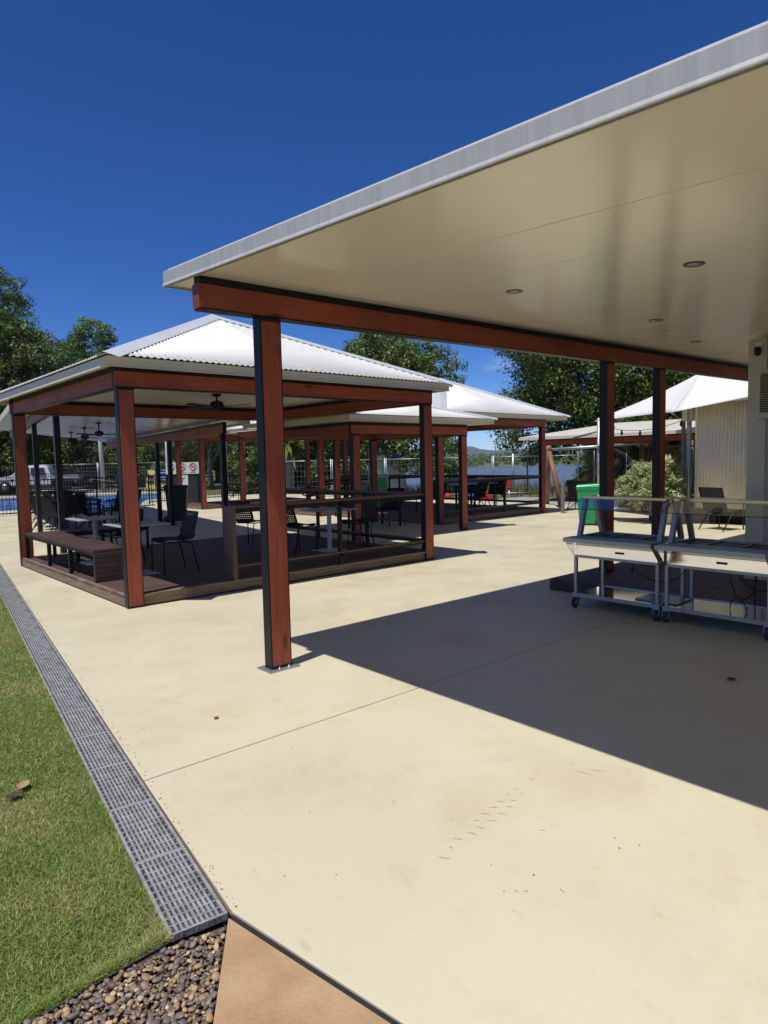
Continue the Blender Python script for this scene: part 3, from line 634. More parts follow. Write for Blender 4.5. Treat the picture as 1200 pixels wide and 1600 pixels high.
# ================================================================== SERVING CARTS
def cart(label, yl, yr):
    """food warming cart, left end yl, right end yr, front edge at x 6.13"""
    L_ = yl - yr; t = thing('food_warmer_cart', label, 'serving cart', (6.13, yl, 0), 0, 'stainless food warmer carts')
    D = .565
    for (x, y) in ((.0, 0), (.0, -L_ + .032), (D - .032, 0), (D - .032, -L_ + .032)):
        MB().box(x, x + .032, y - .032, y, .125, .545).build('leg', brushed, t, bevel=.003)
        c = MB(); c.box(x - .012, x + .044, y - .045, y + .012, .112, .124); c.bar((x + .016, y + .014, .112), (x - .004, y + .014, .055), .006, .045); c.bar((x + .016, y - .046, .112), (x - .004, y - .046, .055), .006, .045)
        b = c.build('caster_fork', galv, t)
        wm = Matrix.Translation((x - .004, y - .034, .055)) @ Matrix.Rotation(-math.pi / 2, 4, 'X')
        MB().lathe([(.018, -.003), (.040, -.002), (.050, .002), (.054, .010), (.054, .026), (.050, .034), (.040, .037), (.018, .038)], 20, (0, 0, 0), 0, wm).build('wheel', rubber, b)
        MB().lathe([(.012, -.006), (.024, -.004), (.024, .040), (.012, .042)], 14, (0, 0, 0), 0, wm).build('hub', galv, b)
    MB().box(.0, D, -L_, 0, .128, .150).build('lower_shelf', mirror, t, bevel=.003)
    for a, b in (((-.004, .016, .140), (-.004, -L_ - .016, .140)), ((D + .004, .0, .140), (D + .004, -L_, .140))): MB().bar(a, b, .014, .036).build('shelf_edge', brushed, t)
    MB().box(.0, D, -L_ + .012, -.012, .535, .560).build('under_frame', brushed, t, bevel=.003)
    # body: upper panel leans out over the lower one
    m = MB(); prof = [(.0125, .56), (.012, .664), (.010, .668), (.0145, .745), (D - .02, .745), (D - .02, .56)]
    m.add([(x, -.015, z) for x, z in prof] + [(x, -L_ + .015, z) for x, z in prof], [(0, 1, 7, 6), (1, 2, 8, 7), (2, 3, 9, 8), (4, 5, 11, 10), (5, 0, 6, 11), (0, 5, 4, 3, 2, 1), (6, 7, 8, 9, 10, 11)]); m.build('body', mirror, t)
    MB().box(.060, D - .05, -L_ + .04, -.04, .715, .742).build('well', mat('black_well', (.01, .01, .011), .5), t)
    m = MB(); m.box(.03, .060, -L_ + .005, -.005, .742, .760); m.box(D - .05, D - .015, -L_ + .005, -.005, .742, .760); m.box(.06, D - .05, -.042, -.005, .742, .760); m.box(.06, D - .05, -L_ + .005, -L_ + .042, .742, .760)
    for k in (1, 2): m.box(.06, D - .05, -L_ * k / 3 - .006, -L_ * k / 3 + .006, .742, .757)
    m.build('well_rim', brushed, t)
    MB().box(.004, .024, -L_ / 2 - .10, -L_ / 2 - .005, .608, .628).build('handle', black_plastic, t, bevel=.004)
    # tray slide with folded lips and a triangular bracket at each end
    m = MB(); m.box(-.185, .03, -L_ - .012, .012, .742, .756); m.box(-.187, -.179, -L_ - .012, .012, .716, .741); m.box(-.16, -.15, -L_, 0, .7565, .762); m.box(-.10, -.09, -L_, 0, .7565, .762); m.box(-.04, -.03, -L_, 0, .7565, .762); m.build('tray_slide', brushed, t)
    for y in (.004, -L_ - .004):
        m = MB(); m.add([(-.178, y - .003, .74), (.016, y - .003, .74), (.016, y - .003, .545), (-.178, y + .003, .74), (.016, y + .003, .74), (.016, y + .003, .545)], [(0, 1, 2), (5, 4, 3), (0, 3, 4, 1), (1, 4, 5, 2), (2, 5, 3, 0)]); m.build('slide_bracket', mirror, t)
    # slanted posts and light box
    for y in (-.024, -L_ + .024):
        MB().bar((.075, y, .755), (.195, y, 1.145), .042, .050).build('front_strut', brushed, t)
        MB().bar((D - .045, y, .755), (.375, y, 1.145), .042, .050).build('rear_strut', brushed, t)
    MB().box(.155, .405, -L_ + .004, -.004, 1.145, 1.172).build('light_box', mirror, t, bevel=.003)
    MB().box(.20, .36, -L_ + .05, -.05, 1.138, 1.1445).build('lamp_tray', brushed, t)
    m = MB(); vs = [(.165, -.004, 1.150), (.165, -L_ + .004, 1.150), (-.125, -L_ + .004, 1.055), (-.125, -.004, 1.055)]
    m.add(vs, [(0, 1, 2, 3)]); m.build('sneeze_glass', glass, t)
    m = MB(); m.bar(vs[2], vs[3], .004, .007); m.bar(vs[1], vs[2], .004, .007); m.bar(vs[0], vs[3], .004, .007); m.build('glass_edge', mat('dark_glass_edge', (.03, .05, .045), .2), t)
    return t
cart('left steel food warmer cart with a bare end facing the sunlit paving', 3.92, 3.0)
cart('right steel food warmer cart cut by the edge of the picture', 2.94, 2.02)
c3 = tag(MB().box(6.10, 6.135, 1.93, 1.965, 0.11, 1.05).build('cart_upright', brushed), 'steel upright of another cart at the right edge', 'upright')
m = MB(); m.tube([(6.45, 3.42, .535), (6.46, 3.44, .45), (6.48, 3.36, .36), (6.5, 3.25, .32), (6.5, 3.10, .32), (6.5, 3.0, .36), (6.52, 2.92, .45), (6.52, 2.9, .535)], .005, 6); m.tube([(6.46, 3.44, .43), (6.463, 3.44, .38)], .011, 8)
tag(m.build('power_cord', black_plastic), 'black power cord looped under the left steel cart', 'cord')
m = MB(); m.tube([(6.5, 2.50, .535), (6.5, 2.49, .40), (6.5, 2.44, .27), (6.5, 2.37, .24), (6.5, 2.30, .30), (6.5, 2.27, .42), (6.5, 2.26, .535)], .005, 6); m.tube([(6.52, 2.45, .535), (6.52, 2.40, .42), (6.53, 2.33, .36), (6.55, 2.25, .335), (6.6, 2.18, .33)], .005, 6); m.tube([(6.45, 2.255, .535), (6.45, 2.255, .152)], .005, 6)
m.tube([(6.42, 2.46, .156), (6.42, 2.45, .22), (6.42, 2.41, .265), (6.42, 2.36, .25), (6.42, 2.32, .19), (6.42, 2.31, .156)], .005, 6)
tag(m.build('power_cord', black_plastic), 'black power cords hanging under the right steel cart', 'cord')
tag(MB().box(0, .34, -.42, 0, .0, .012).build('flat_tray', mat('dark_steel_tray', (.2, .2, .2), .25, 1.), loc=(6.25, 3.30, .152)), 'flat dark steel tray lying on the left cart lower shelf', 'tray')

# ================================================================== PAVILIONS
pavA = pavilion('corner_pavilion', 'nearest pavilion with white corrugated hip roof beside the drain', 2.735, 7.62, 7.42, 12.05, 2.455, 2.735, 3.90, ov=(.20, .08, .30, .30))
pavilion('pool_side_pavilion', 'far left pavilion standing before the black pool fence', 10.75, 15.4, 21.7, 23.7, 2.44, 2.72, 3.8, full=False, rails=False)
pavilion('middle_pavilion', 'middle pavilion in the row seen between nearer posts', 11.45, 16.1, 15.7, 20.3, 2.44, 2.72, 3.8, full=False)
pavR = pavilion('lakeside_pavilion', 'right hand pavilion with white hip roof in front of the lake', 11.72, 16.1, 11.22, 15.4, 2.43, 2.70, 3.85, ov=(.35, .45, .42, .3), full=False)
lk_ = pavilion('linking_pavilion', 'low linking pavilion without deck between the nearest and lakeside pavilions', 8.05, 11.32, 9.95, 13.1, 2.10, 2.44, 3.05, ov=(.35, .5, .36, .3), full=False, rails=False, deck=False)
fan('black ceiling fan under the nearest pavilion roof', 5.15, 9.75, 2.688, .10, .35)

# pool side canopy: long skillion roof
ca = Vector((math.sin(R(9.5)), math.cos(R(9.5)), 0)); cc_ = Vector((ca.y, -ca.x, 0)); CO = Vector((3.69, 13.0, 0)); CW, CL = 3.1, 13.2
p2 = thing('poolside_canopy', 'long flat canopy with pale glossy ceiling and black posts before the pool', 'canopy', (0, 0, 0))
def cp2(u, v, z): return CO + ca * u + cc_ * v + UP * z
def c2z(v): return 2.86 - .125 * v
cl2 = mat('pale_glossy_ceiling', (.56, .56, .53), .22, var=.03, vscale=.8)
for i in range(8):
    a, b = -.5 + i * .56, -.5 + (i + 1) * .56 - .006; b = min(b, CW + .45)
    m = MB(); vs = [cp2(u, v, c2z(v) + zz) for zz in (0, .09) for (u, v) in ((-.25, a), (-.25, b), (CL, b), (CL, a))]
    m.add(vs, [(0, 1, 2, 3), (7, 6, 5, 4), (0, 4, 5, 1), (1, 5, 6, 2), (2, 6, 7, 3), (3, 7, 4, 0)]); m.build('ceiling_panel', cl2, p2)
for (a, b, v0, v1) in ((-.28, CL + .02, -.53, -.505), (-.28, CL + .02, CW + .425, CW + .45), (-.28, -.255, -.5, CW + .42)):
    m = MB(); vs = [cp2(u, v, c2z(v) + zz) for zz in (-.03, .11) for (u, v) in ((a, v0), (a, v1), (b, v1), (b, v0))]
    m.add(vs, [(3, 2, 1, 0), (4, 5, 6, 7), (0, 1, 5, 4), (1, 2, 6, 5), (2, 3, 7, 6), (3, 0, 4, 7)]); m.build('fascia', fascia_cream, p2)
beam(p2, cp2(.0, CW, 0)[:2], cp2(CL - .1, CW, 0)[:2], 2.215, h=.17, cap=.06); beam(p2, cp2(.0, 0, 0)[:2], cp2(CL - .1, 0, 0)[:2], 2.615, h=.17, cap=.06)
for u in (.15, 4.4, 5.7, 11.2): MB().bar(cp2(u, CW, 0), cp2(u, CW, 2.215), .1, .13, up=ca).build('post', steel_black, p2)
for u in (.15, 4.5, 11.2): MB().bar(cp2(u, 0, 0), cp2(u, 0, 2.615), .1, .19, up=ca).build('post', steel_black, p2)
for u in (1.5, 4.0, 6.5):
    m = MB()
    for v in (.6, 1.6, 2.6): c = cp2(u, v, c2z(v)); m.lathe([(.001, -.004), (.05, -.004), (.055, 0)], 16, tuple(c))
    m.build('downlight', mat('dark_downlight_ring', (.05, .045, .04), .35), p2)
for i, u in enumerate((4.6, 6.9, 9.6)):
    c = cp2(u, 1.45, c2z(1.45)); fan(('nearest', 'middle', 'furthest')[i] + ' black ceiling fan under the long poolside canopy', c.x, c.y, c.z, .2, .3 + i)

# ================================================================== FURNITURE
def shell_chair():
    """black stacking chair: perforated bent shell on tube legs; faces -x"""
    t = thing('perforated_chair', '', 'chair')
    prof = [(-.225, .425), (-.20, .448), (-.10, .452), (.04, .442), (.14, .436), (.185, .452), (.205, .50), (.235, .60), (.265, .70), (.285, .78), (.292, .815)]
    V, Fc = [], []; P = [Vector((a, 0, b)) for a, b in prof]; pts_ = []
    for i in range(len(P) - 1):
        for k in range(3): pts_.append(P[i].lerp(P[i + 1], k / 3))
    pts_.append(P[-1]); n = len(pts_); cols = 12; wd = .45
    def pt(i, j):
        i0 = int(i); f_ = i - i0; p = pts_[min(i0, n - 1)].lerp(pts_[min(i0 + 1, n - 1)], f_); yy = (j / cols - .5) * wd * (1 - .10 * max(0, (p.z - .5)) / .3); bow = (abs(yy) / .225) ** 2 * .02
        return (p.x - (bow if p.z > .5 else 0), yy, p.z + (bow if p.z < .5 else 0))
    for i in range(n - 1):
        for j in range(cols):
            c = [pt(i, j), pt(i + 1, j), pt(i + 1, j + 1), pt(i, j + 1)]
            hole = 2 <= i < n - 3 and 1 <= j < cols - 1 and not (13 <= i <= 16)
            o = len(V)
            if not hole: V += c; Fc.append((o, o + 1, o + 2, o + 3))
            else:
                d = .28; q = [pt(i + d, j + d), pt(i + 1 - d, j + d), pt(i + 1 - d, j + 1 - d), pt(i + d, j + 1 - d)]; V += c + q
                Fc += [(o + k, o + (k + 1) % 4, o + 4 + (k + 1) % 4, o + 4 + k) for k in range(4)]
    mb = MB(); mb.add(V, Fc); s = mb.build('shell', black_plastic, t); sm = s.modifiers.new('t', 'SOLIDIFY'); sm.thickness = .006
    for y in (-.19, .19):
        MB().tube([(-.17, y, .43), (-.215, y * 1.02, .425), (-.225, y * 1.03, .36), (-.235, y * 1.06, 0)], .009).build('leg', steel_black, t)
        MB().tube([(.10, y, .425), (.15, y * 1.02, .42), (.175, y * 1.04, .36), (.25, y * 1.08, 0)], .009).build('leg', steel_black, t)
    m = MB()
    for y in (-.19, .19): m.tube([(-.17, y, .43), (.10, y, .425)], .009)
    m.tube([(.12, -.19, .423), (.12, .19, .423)], .008); m.build('seat_frame', steel_black, t)
    return t
ch0 = shell_chair()
gch = 'perforated black chairs in the nearest pavilion'
def chair(x, y, rz, label): place(None, ch0, (x, y, .141), rz, label, gch)
chair(3.85, 8.66, 0, 'black perforated chair seen side on right of the front cafe table')
chair(3.62, 9.95, R(-75), 'black perforated chair with its back to the bench, behind the front left post')
chair(5.95, 10.25, R(205), 'black perforated chair just left of the thick near post, back towards the pool')
chair(6.05, 8.95, R(190), 'black perforated chair left of the table behind the bar rail')
chair(7.0, 8.62, R(-15), 'black perforated chair right of the table behind the bar rail')

def cafe_table(label, x, y, rz=0, top=.68):
    t = thing('cafe_table', label, 'table', (x, y, .141), rz, 'pedestal tables in the nearest pavilion')
    MB().box(-.33, .33, -.33, .33, top - .018, top).build('table_top', table_m, t, bevel=.004)
    MB().lathe([(.038, .012), (.036, .3), (.036, top - .03), (.09, top - .02)], 18).build('pedestal', table_w, t)
    MB().box(-.21, .21, -.21, .21, 0, .012).build('base_plate', table_w, t, bevel=.003)
    return t
cafe_table('square grey pedestal table nearest the front left post', 3.45, 8.90)
cafe_table('square grey pedestal table behind the bar rail', 6.55, 8.75)
cafe_table('square grey pedestal table beside the slatted bench', 3.42, 10.45)

# slatted bench, L shaped
bn = thing('slatted_bench', 'L shaped dark slatted bench along the nearest pavilion edge', 'bench', (0, 0, 0))
zb_ = .55
me = MB().box(0, .46, 0, .083, -.035, 0).mesh('bench_slat', deck_y)
for i in range(37): link('bench_slat', me, bn, (2.78, 8.62 + i * .0885, zb_ + random.uniform(-.001, .001)))
me2 = MB().box(0, .083, 0, .46, -.035, 0).mesh('bench_slat', deck_y)
for i in range(16): link('bench_slat', me2, bn, (3.245 + i * .0885, 11.435, zb_ + random.uniform(-.001, .001)))
me3 = MB().box(0, .46, 0, .024, 0, .056).mesh('end_slat', deck_y)
for i in range(6): link('end_slat', me3, bn, (2.78, 8.595, .146 + i * .0615))
fr = MB()
for x in (2.81, 3.21): fr.bar((x, 8.63, zb_ - .056), (x, 11.88, zb_ - .056), .04, .04)
fr.bar((3.24, 11.47, zb_ - .056), (4.64, 11.47, zb_ - .056), .04, .04); fr.bar((3.24, 11.86, zb_ - .056), (4.64, 11.86, zb_ - .056), .04, .04); fr.build('bench_frame', steel_black, bn)
for y in (8.64, 9.65, 10.65, 11.85):
    for x in (2.81, 3.21): MB().box(x - .025, x + .025, y - .02, y + .02, .141, zb_ - .076).build('leg', steel_black, bn)
for x in (4.0, 4.62):
    for y in (11.47, 11.86): MB().box(x - .02, x + .02, y - .025, y + .025, .141, zb_ - .076).build('leg', steel_black, bn)

def sling_chair():
    t = thing('sling_armchair', '', 'chair')
    m = MB(); prof = [(-.24, .40), (-.1, .40), (.1, .375), (.20, .385), (.27, .55), (.34, .74), (.385, .88)]
    V = [(a, y, b) for a, b in prof for y in (-.25, .25)]; m.add(V, [(2 * i, 2 * i + 1, 2 * i + 3, 2 * i + 2) for i in range(len(prof) - 1)]); s = m.build('sling', black_mesh, t); k = s.modifiers.new('t', 'SOLIDIFY'); k.thickness = .006
    m = MB()
    for y in (-.265, .265): m.tube([(a, y, b) for a, b in prof], .013, 6)
    m.tube([(-.24, -.265, .40), (-.24, .265, .40)], .012, 6); m.tube([(.385, -.265, .88), (.385, .265, .88)], .012, 6); m.build('sling_frame', steel_black, t)
    for y in (-.28, .28):
        MB().tube([(.29, y, .62), (.05, y, .635), (-.2, y, .63), (-.27, y, .58), (-.28, y, 0)], .013, 6).build('arm', steel_black, t)
        MB().tube([(-.2, y, .40), (.05, y, .36), (.36, y, 0)], .013, 6).build('leg', steel_black, t)
    return t
sl0 = sling_chair(); gsl = 'black sling armchairs'
def sling(x, y, rz, label, z=0): place(None, sl0, (x, y, z), rz, label, gsl)
def u2(u, v): q = cp2(u, v, 0); return q.x, q.y
sling(*u2(4.9, .45), R(200), 'black sling armchair left of the black canopy post, nearest the lawn')
sling(*u2(5.0, 1.25), R(165), 'black sling armchair in the dark group under the canopy, second from the left')
sling(*u2(5.8, 1.9), R(20), 'black sling armchair leaning right, first of three before the pool fence')
sling(*u2(6.4, 2.15), R(10), 'black sling armchair leaning right, middle of three before the pool fence')
sling(*u2(7.0, 2.45), R(25), 'black sling armchair leaning right, last of three before the pool fence')
sling(*u2(7.4, .8), R(190), 'black sling armchair behind the black table under the canopy')
sling(*u2(8.7, 1.05), R(250), 'black sling armchair furthest back under the poolside canopy')
for i, (u, v, rz) in enumerate(((5.6, .35, 215), (6.6, .4, 160), (7.2, .95, 10), (8.0, .3, 185), (9.0, .7, 20), (9.9, .4, 200), (5.5, .95, 250))):
    sling(*u2(u, v), R(rz), ('black sling armchair against the leftmost canopy post', 'black sling armchair left of the long black patio table', 'black sling armchair right of the long black patio table', 'black sling armchair behind the left end of the black table', 'black sling armchair leaning right in the back rows under the canopy', 'black sling armchair in the back row at the pool fence', 'black sling armchair at the front of the dark group, back to the bench')[i])
def slat_table(label, x, y, rz, z=0, lx=.85, ly=.5, m=None):
    t = thing('patio_table', label, 'table', (x, y, z), rz, 'dark patio tables')
    MB().box(-lx, lx, -ly, ly, .70, .73).build('table_top', m or black_plastic, t, bevel=.004)
    for a in (-1, 1):
        for b in (-1, 1): MB().box(a * (lx - .07) - .022, a * (lx - .07) + .022, b * (ly - .07) - .022, b * (ly - .07) + .022, 0, .70).build('leg', steel_black, t)
slat_table('black patio table under the poolside canopy among sling chairs', *u2(6.1, 1.05), R(80))
grey_t = mat('grey_patio_top', (.20, .22, .26), .4)
slat_table('dark patio table in the lakeside pavilion', 14.6, 12.9, 0, .141, .9, .45, grey_t)
slat_table('dark patio table in the linking pavilion behind the bar rail', 10.5, 12.2, 0, 0, .6, .4)
slat_table('dark patio table in the middle pavilion', 13.4, 17.6, 0, .141, .8, .45)
for a, (x, y, rz, z) in {'black sling armchair nearest the left post of the lakeside pavilion': (12.75, 12.5, 0, .141), 'large black sling armchair before the rail of the lakeside pavilion': (13.9, 12.05, R(-20), .141),
                         'black sling armchair right of the table in the lakeside pavilion': (15.45, 12.6, R(10), .141), 'black sling armchair by the right post of the lakeside pavilion': (15.5, 13.4, R(60), .141), 'black sling armchair facing left in the linking pavilion': (11.0, 12.3, R(10), 0),
                         'black sling armchair at the left of the middle pavilion': (12.3, 17.4, R(150), .141), 'black sling armchair at the right of the middle pavilion': (14.6, 17.2, R(10), .141), 'black sling armchair in the far left pavilion': (13.0, 23.5, R(170), .141),
                         'dark sling armchair before the corrugated building': (14.45, 5.72, R(165), 0), 'dark sling armchair near the timber swing frame': (17.4, 10.9, R(190), 0)}.items(): sling(x, y, rz, a, z)

def wheelie_bin(label, x, y, rz, m, lidm, s=1., z=0):
    t = thing('wheelie_bin', label, 'bin', (x, y, z), rz, 'wheelie bins'); t.scale = (s,) * 3
    b = MB(); rings = []
    for (hw, hd, zz) in ((.20, .22, .05), (.215, .24, .30), (.245, .275, .86), (.265, .295, .90), (.27, .30, .95)): rings.append([(-hd, -hw, zz), (hd, -hw, zz), (hd, hw, zz), (-hd, hw, zz)])
    V = [p for r in rings for p in r]; b.add(V, [(3, 2, 1, 0)] + [(4 * k + i, 4 * k + (i + 1) % 4, 4 * k + 4 + (i + 1) % 4, 4 * k + 4 + i) for k in range(4) for i in range(4)]); b.build('body', m, t, bevel=.012)
    l = MB(); V = [(-.31, -.28, .952), (.33, -.28, .952), (.33, .28, .952), (-.31, .28, .952), (-.28, -.25, 1.0), (.28, -.25, 1.03), (.28, .25, 1.03), (-.28, .25, 1.0)]
    l.add(V, [(3, 2, 1, 0), (4, 5, 6, 7), (0, 1, 5, 4), (1, 2, 6, 5), (2, 3, 7, 6), (3, 0, 4, 7)]); l.build('lid', lidm, t, bevel=.012)
    MB().tube([(.35, -.22, .96), (.35, .22, .96)], .016).build('handle', lidm, t)
    for y_ in (-.23, .23):
        MB().lathe([(.05, -.02), (.10, -.025), (.10, .025), (.05, .02)], 16, (0, 0, 0), 0, Matrix.Translation((.25, y_, .10)) @ Matrix.Rotation(math.pi / 2, 4, 'X')).build('wheel', rubber, t)
    return t
bin_blk = mat('dark_bin_plastic', (.014, .015, .016), .45)
wheelie_bin('black wheelie bin in the shade right of the canopy posts', 7.95, 17.55, R(150), bin_blk, bin_blk, 1.02)
wheelie_bin('green wheelie bin in the sun behind the left steel cart', 13.75, 8.40, R(-60), green_bin, mat('light_green_lid', (.03, .40, .17), .35), .92)
wheelie_bin('green wheelie bin with grey lid behind the pavilion posts', 13.0, 14.9, R(40), green_bin, mat('grey_lid', (.45, .47, .48), .5), 1.0, .141)
wheelie_bin('green wheelie bin far behind the shrub', 24.4, 11.0, R(200), green_bin, mat('pale_green_lid', (.10, .36, .20), .5), 1.0)

# ================================================================== POOL SIDE
fence_m = steel_black
def fence_panel(p, q, label, h=1.2, z=0):
    p, q = Vector((*p, z)), Vector((*q, z)); t = thing('pool_fence_panel', label, 'fence', p, 0, 'black pool fence panels'); d = q - p; L_ = d.length
    m = MB(); m.bar((0, 0, h - .03), d + UP * (h - .03), .03, .035); m.bar((0, 0, h - .20), d + UP * (h - .20), .03, .03); m.bar((0, 0, .09), d + UP * .09, .03, .035); m.build('fence_rail', fence_m, t)
    m = MB(); k = int(L_ / .105)
    for i in range(1, k): c = d * (i / k); m.bar(c + UP * .05, c + UP * h, .016, .016)
    m.build('pickets', fence_m, t, kind='stuff'); MB().bar((0, 0, 0), (0, 0, h + .05), .05, .05).build('fence_post', fence_m, t)
line = [(1.4, 25.2), (3.7, 25.0), (6.0, 24.85), (8.2, 24.7), (10.3, 24.65)]
for i, (a, b) in enumerate(zip(line, line[1:])): fence_panel(a, b, ('leftmost black picket fence panel before the pool', 'black picket fence panel before the dark chairs', 'black picket fence panel left of the front post and pool flags', 'black picket fence panel left of the no entry signs')[i])
line = [(11.0, 26.9), (13.2, 27.5), (15.5, 28.1), (17.8, 28.7)]
for i, (a, b) in enumerate(zip(line, line[1:])): fence_panel(a, b, ('black picket fence panel right of the signs', 'black picket fence panel behind the far left pavilion', 'black picket fence panel at the far end beyond the pavilions')[i])
line = [(*site(-36, 41),), (*site(-33, 41.5),), (*site(-30, 42),), (*site(-27, 42.4),), (*site(-24, 42.8),), (*site(-21, 43),), (*site(-18, 43),), (*site(-15.5, 43),)]
for i, (a, b) in enumerate(zip(line, line[1:])): fence_panel(a, b, ('first', 'second', 'third', 'fourth', 'fifth', 'sixth', 'seventh')[i] + ' black picket panel from the left on the far side of the pool')

# sign board with three prohibition signs
red = mat('sign_red', (.45, .03, .03), .5); ink = mat('sign_black', (.02, .02, .02), .5); blue = mat('sign_blue', (.02, .05, .22), .5); sign_w = mat('sign_white', (.72, .72, .72), .45); yel = mat('sign_yellow', (.62, .50, .12), .5)
sg = thing('prohibition_sign', 'white sign board with red crossed circles on the pool gate', 'sign', (*site(-7.55, 26.0), 0), SITE_RZ)
MB().box(-.86, .42, 0, .012, 1.22, 1.67).build('board', sign_w, sg)
for i, x in enumerate((-.66, -.23, .20)):
    m = MB(); c = Vector((x, -.006, 1.50)); m.tube([c + Vector((math.cos(a) * .13, 0, math.sin(a) * .13)) for a in np.linspace(0, 2 * math.pi, 25)], .012, 5); m.bar(c + Vector((-.09, 0, .09)), c + Vector((.09, 0, -.09)), .006, .022); m.build('red_circle', red, sg)
    m = MB()
    if i == 0: m.bar(c + Vector((-.07, .002, -.02)), c + Vector((.06, .002, .03)), .004, .03); m.bar(c + Vector((.02, .002, .03)), c + Vector((.05, .002, -.07)), .004, .025)
    if i == 1: m.bar(c + Vector((-.05, .002, -.07)), c + Vector((-.05, .002, .07)), .004, .03); m.bar(c + Vector((.05, .002, -.07)), c + Vector((.05, .002, .07)), .004, .03); m.bar(c + Vector((-.05, .002, 0)), c + Vector((.05, .002, 0)), .004, .03)
    if i == 2: m.bar(c + Vector((-.08, .002, -.01)), c + Vector((.08, .002, -.01)), .004, .025); m.bar(c + Vector((.05, .002, .01)), c + Vector((.08, .002, .06)), .004, .012)
    m.build('pictogram', ink, sg)
def text(parent, s, size, loc, m, name='lettering', rx=math.pi / 2, rz=0):
    cu = bpy.data.curves.new(name, 'FONT'); cu.body = s; cu.size = size; cu.align_x = 'CENTER'; cu.extrude = .001
    tmp = bpy.data.objects.new(name, cu); COL.objects.link(tmp); dg = bpy.context.evaluated_depsgraph_get(); me = bpy.data.meshes.new_from_object(tmp.evaluated_get(dg)); bpy.data.objects.remove(tmp)
    me.materials.clear(); me.materials.append(m); o = link(name, me, parent, loc); o.rotation_euler = (rx, 0, rz); return o
for x, s in ((-.66, 'NO\nGLASS'), (-.23, 'NO\nRUNNING'), (.20, 'NO\nSMOKING')): text(sg, s, .055, (x, -.004, 1.31), ink)
MB().box(-.9, .45, .03, .07, .02, 1.20).build('gate_screen', mat('dark_screen', (.02, .022, .024), .6), sg)
for x in (-.82, .38): MB().box(x - .03, x + .03, .015, .028, 0.0, 1.66).build('sign_post', steel_black, sg)
MB().box(-.42, -.02, .015, .028, .78, 1.18).build('lower_notice', sign_w, sg)
m = MB(); m.bar((-.22, .010, .92), (-.22, .010, 1.02), .004, .03); m.bar((-.22, .010, 1.02), (-.30, .010, 1.10), .004, .02); m.bar((-.22, .010, 1.02), (-.14, .010, 1.10), .004, .02); m.build('pictogram', ink, sg)
bs = thing('blue_notice', 'blue notice board with white lines beside the canopy posts', 'sign', (*site(-13.6, 41.5), 0), SITE_RZ)
MB().box(-.30, .30, 0, .02, .55, 1.25).build('board', blue, bs)
for k in range(4): MB().box(-.2 + .03 * (k % 2), .2, -.004, -.001, .66 + k * .14, .70 + k * .14).build('text_line', sign_w, bs)
for x in (-.26, .26): MB().box(x - .02, x + .02, .021, .05, 0, 1.25).build('sign_post', steel_black, bs)
def aframe(x, y, label):
    t = thing('wet_floor_sign', label, 'safety sign', (x, y, 0), SITE_RZ, 'yellow safety signs by the pool')
    for s in (-1, 1):
        m = MB(); V = [(-.34, .30 * s, 0), (.34, .30 * s, 0), (.22, .02 * s, 1.25), (-.22, .02 * s, 1.25)]; m.add(V, [(0, 1, 2, 3)]); o = m.build('panel', yel, t); k = o.modifiers.new('t', 'SOLIDIFY'); k.thickness = .02
    for k in range(4): MB().box(-.19 - .02 * k, .19 + .02 * k, -.105 - .053 * k, -.10 - .053 * k, .86 - .16 * k, .98 - .16 * k).build('text_line', sign_w if k % 2 == 0 else ink, t)
aframe(*site(-15.35, 44.5), 'left yellow A frame safety sign on the pool edge'); aframe(*site(-14.45, 44.6), 'right yellow A frame safety sign, half behind a canopy post')
# cream poles
pole_m = mat('cream_pole', (.55, .53, .42), .5, var=.06)
for e, n, hh, lab in ((-16.9, 40.5, 5.6, 'tall leaning cream pole by the pool flags'), (-10.0, 31.5, 3.6, 'cream pole behind the canopy posts'), (-8.3, 35.5, 3.4, 'cream pole seen behind the canopy end post'), (-7.45, 36.0, 3.1, 'shorter cream pole right of its neighbour at the far pavilion')):
    tag(MB().tube([(0, 0, 0), (-.05, .0, hh / 2), (-.16 if hh > 5 else -.04, 0, hh)], .14, 12, r1=.11).build('cream_pole', pole_m, loc=(*site(e, n), 0)), lab, 'pole', 'cream poles near the pool')
# bunting over the pool
bt = thing('flag_bunting', 'string of small orange flags over the pool', 'bunting', (0, 0, 0)); org = mat('orange_flag', (.75, .14, .06), .6, trans=.3)
A_, B_ = Vector((*site(-17.8, 31.5), 1.05)), Vector((*site(-13.0, 34.0), .75)); cpts = []
for i in range(25): t = i / 24; q = A_.lerp(B_, t); q.z += .18 - 1.1 * (t - .45) ** 2 * .8; cpts.append(q)
MB().tube(cpts, .006, 5).build('cord', white_plast, bt)
for i in range(1, 24, 3):
    q = cpts[i]; q2 = cpts[i + 1]; m = MB(); m.add([q, q.lerp(q2, .95), q.lerp(q2, .5) - UP * .24], [(0, 1, 2)]); o = m.build('flag', org, bt); k = o.modifiers.new('t', 'SOLIDIFY'); k.thickness = .002
b2 = thing('lane_rope', 'orange floats bunched on the paving beyond the pool fence', 'lane rope', (*site(-14.2, 29.0), .05))
for i in range(16): MB().lathe([(.03, -.05), (.07, -.03), (.07, .03), (.03, .05)], 10, (0, 0, 0), 0, Matrix.Translation((i * .11 - .8, random.uniform(-.12, .12), .10 + .12 * abs(math.sin(i)))) @ Matrix.Rotation(random.uniform(.8, 2.2), 4, 'Y')).build('float', org, b2)
ph = tag(MB().bar((0, 0, .0), (-.1, 0, 1.1), .05, .02).build('pool_ladder_rail', mat('pale_blue', (.15, .35, .6), .5), loc=(*site(-12.6, 32.0), 0)), 'pale blue paddle standing at the pool edge', 'paddle')

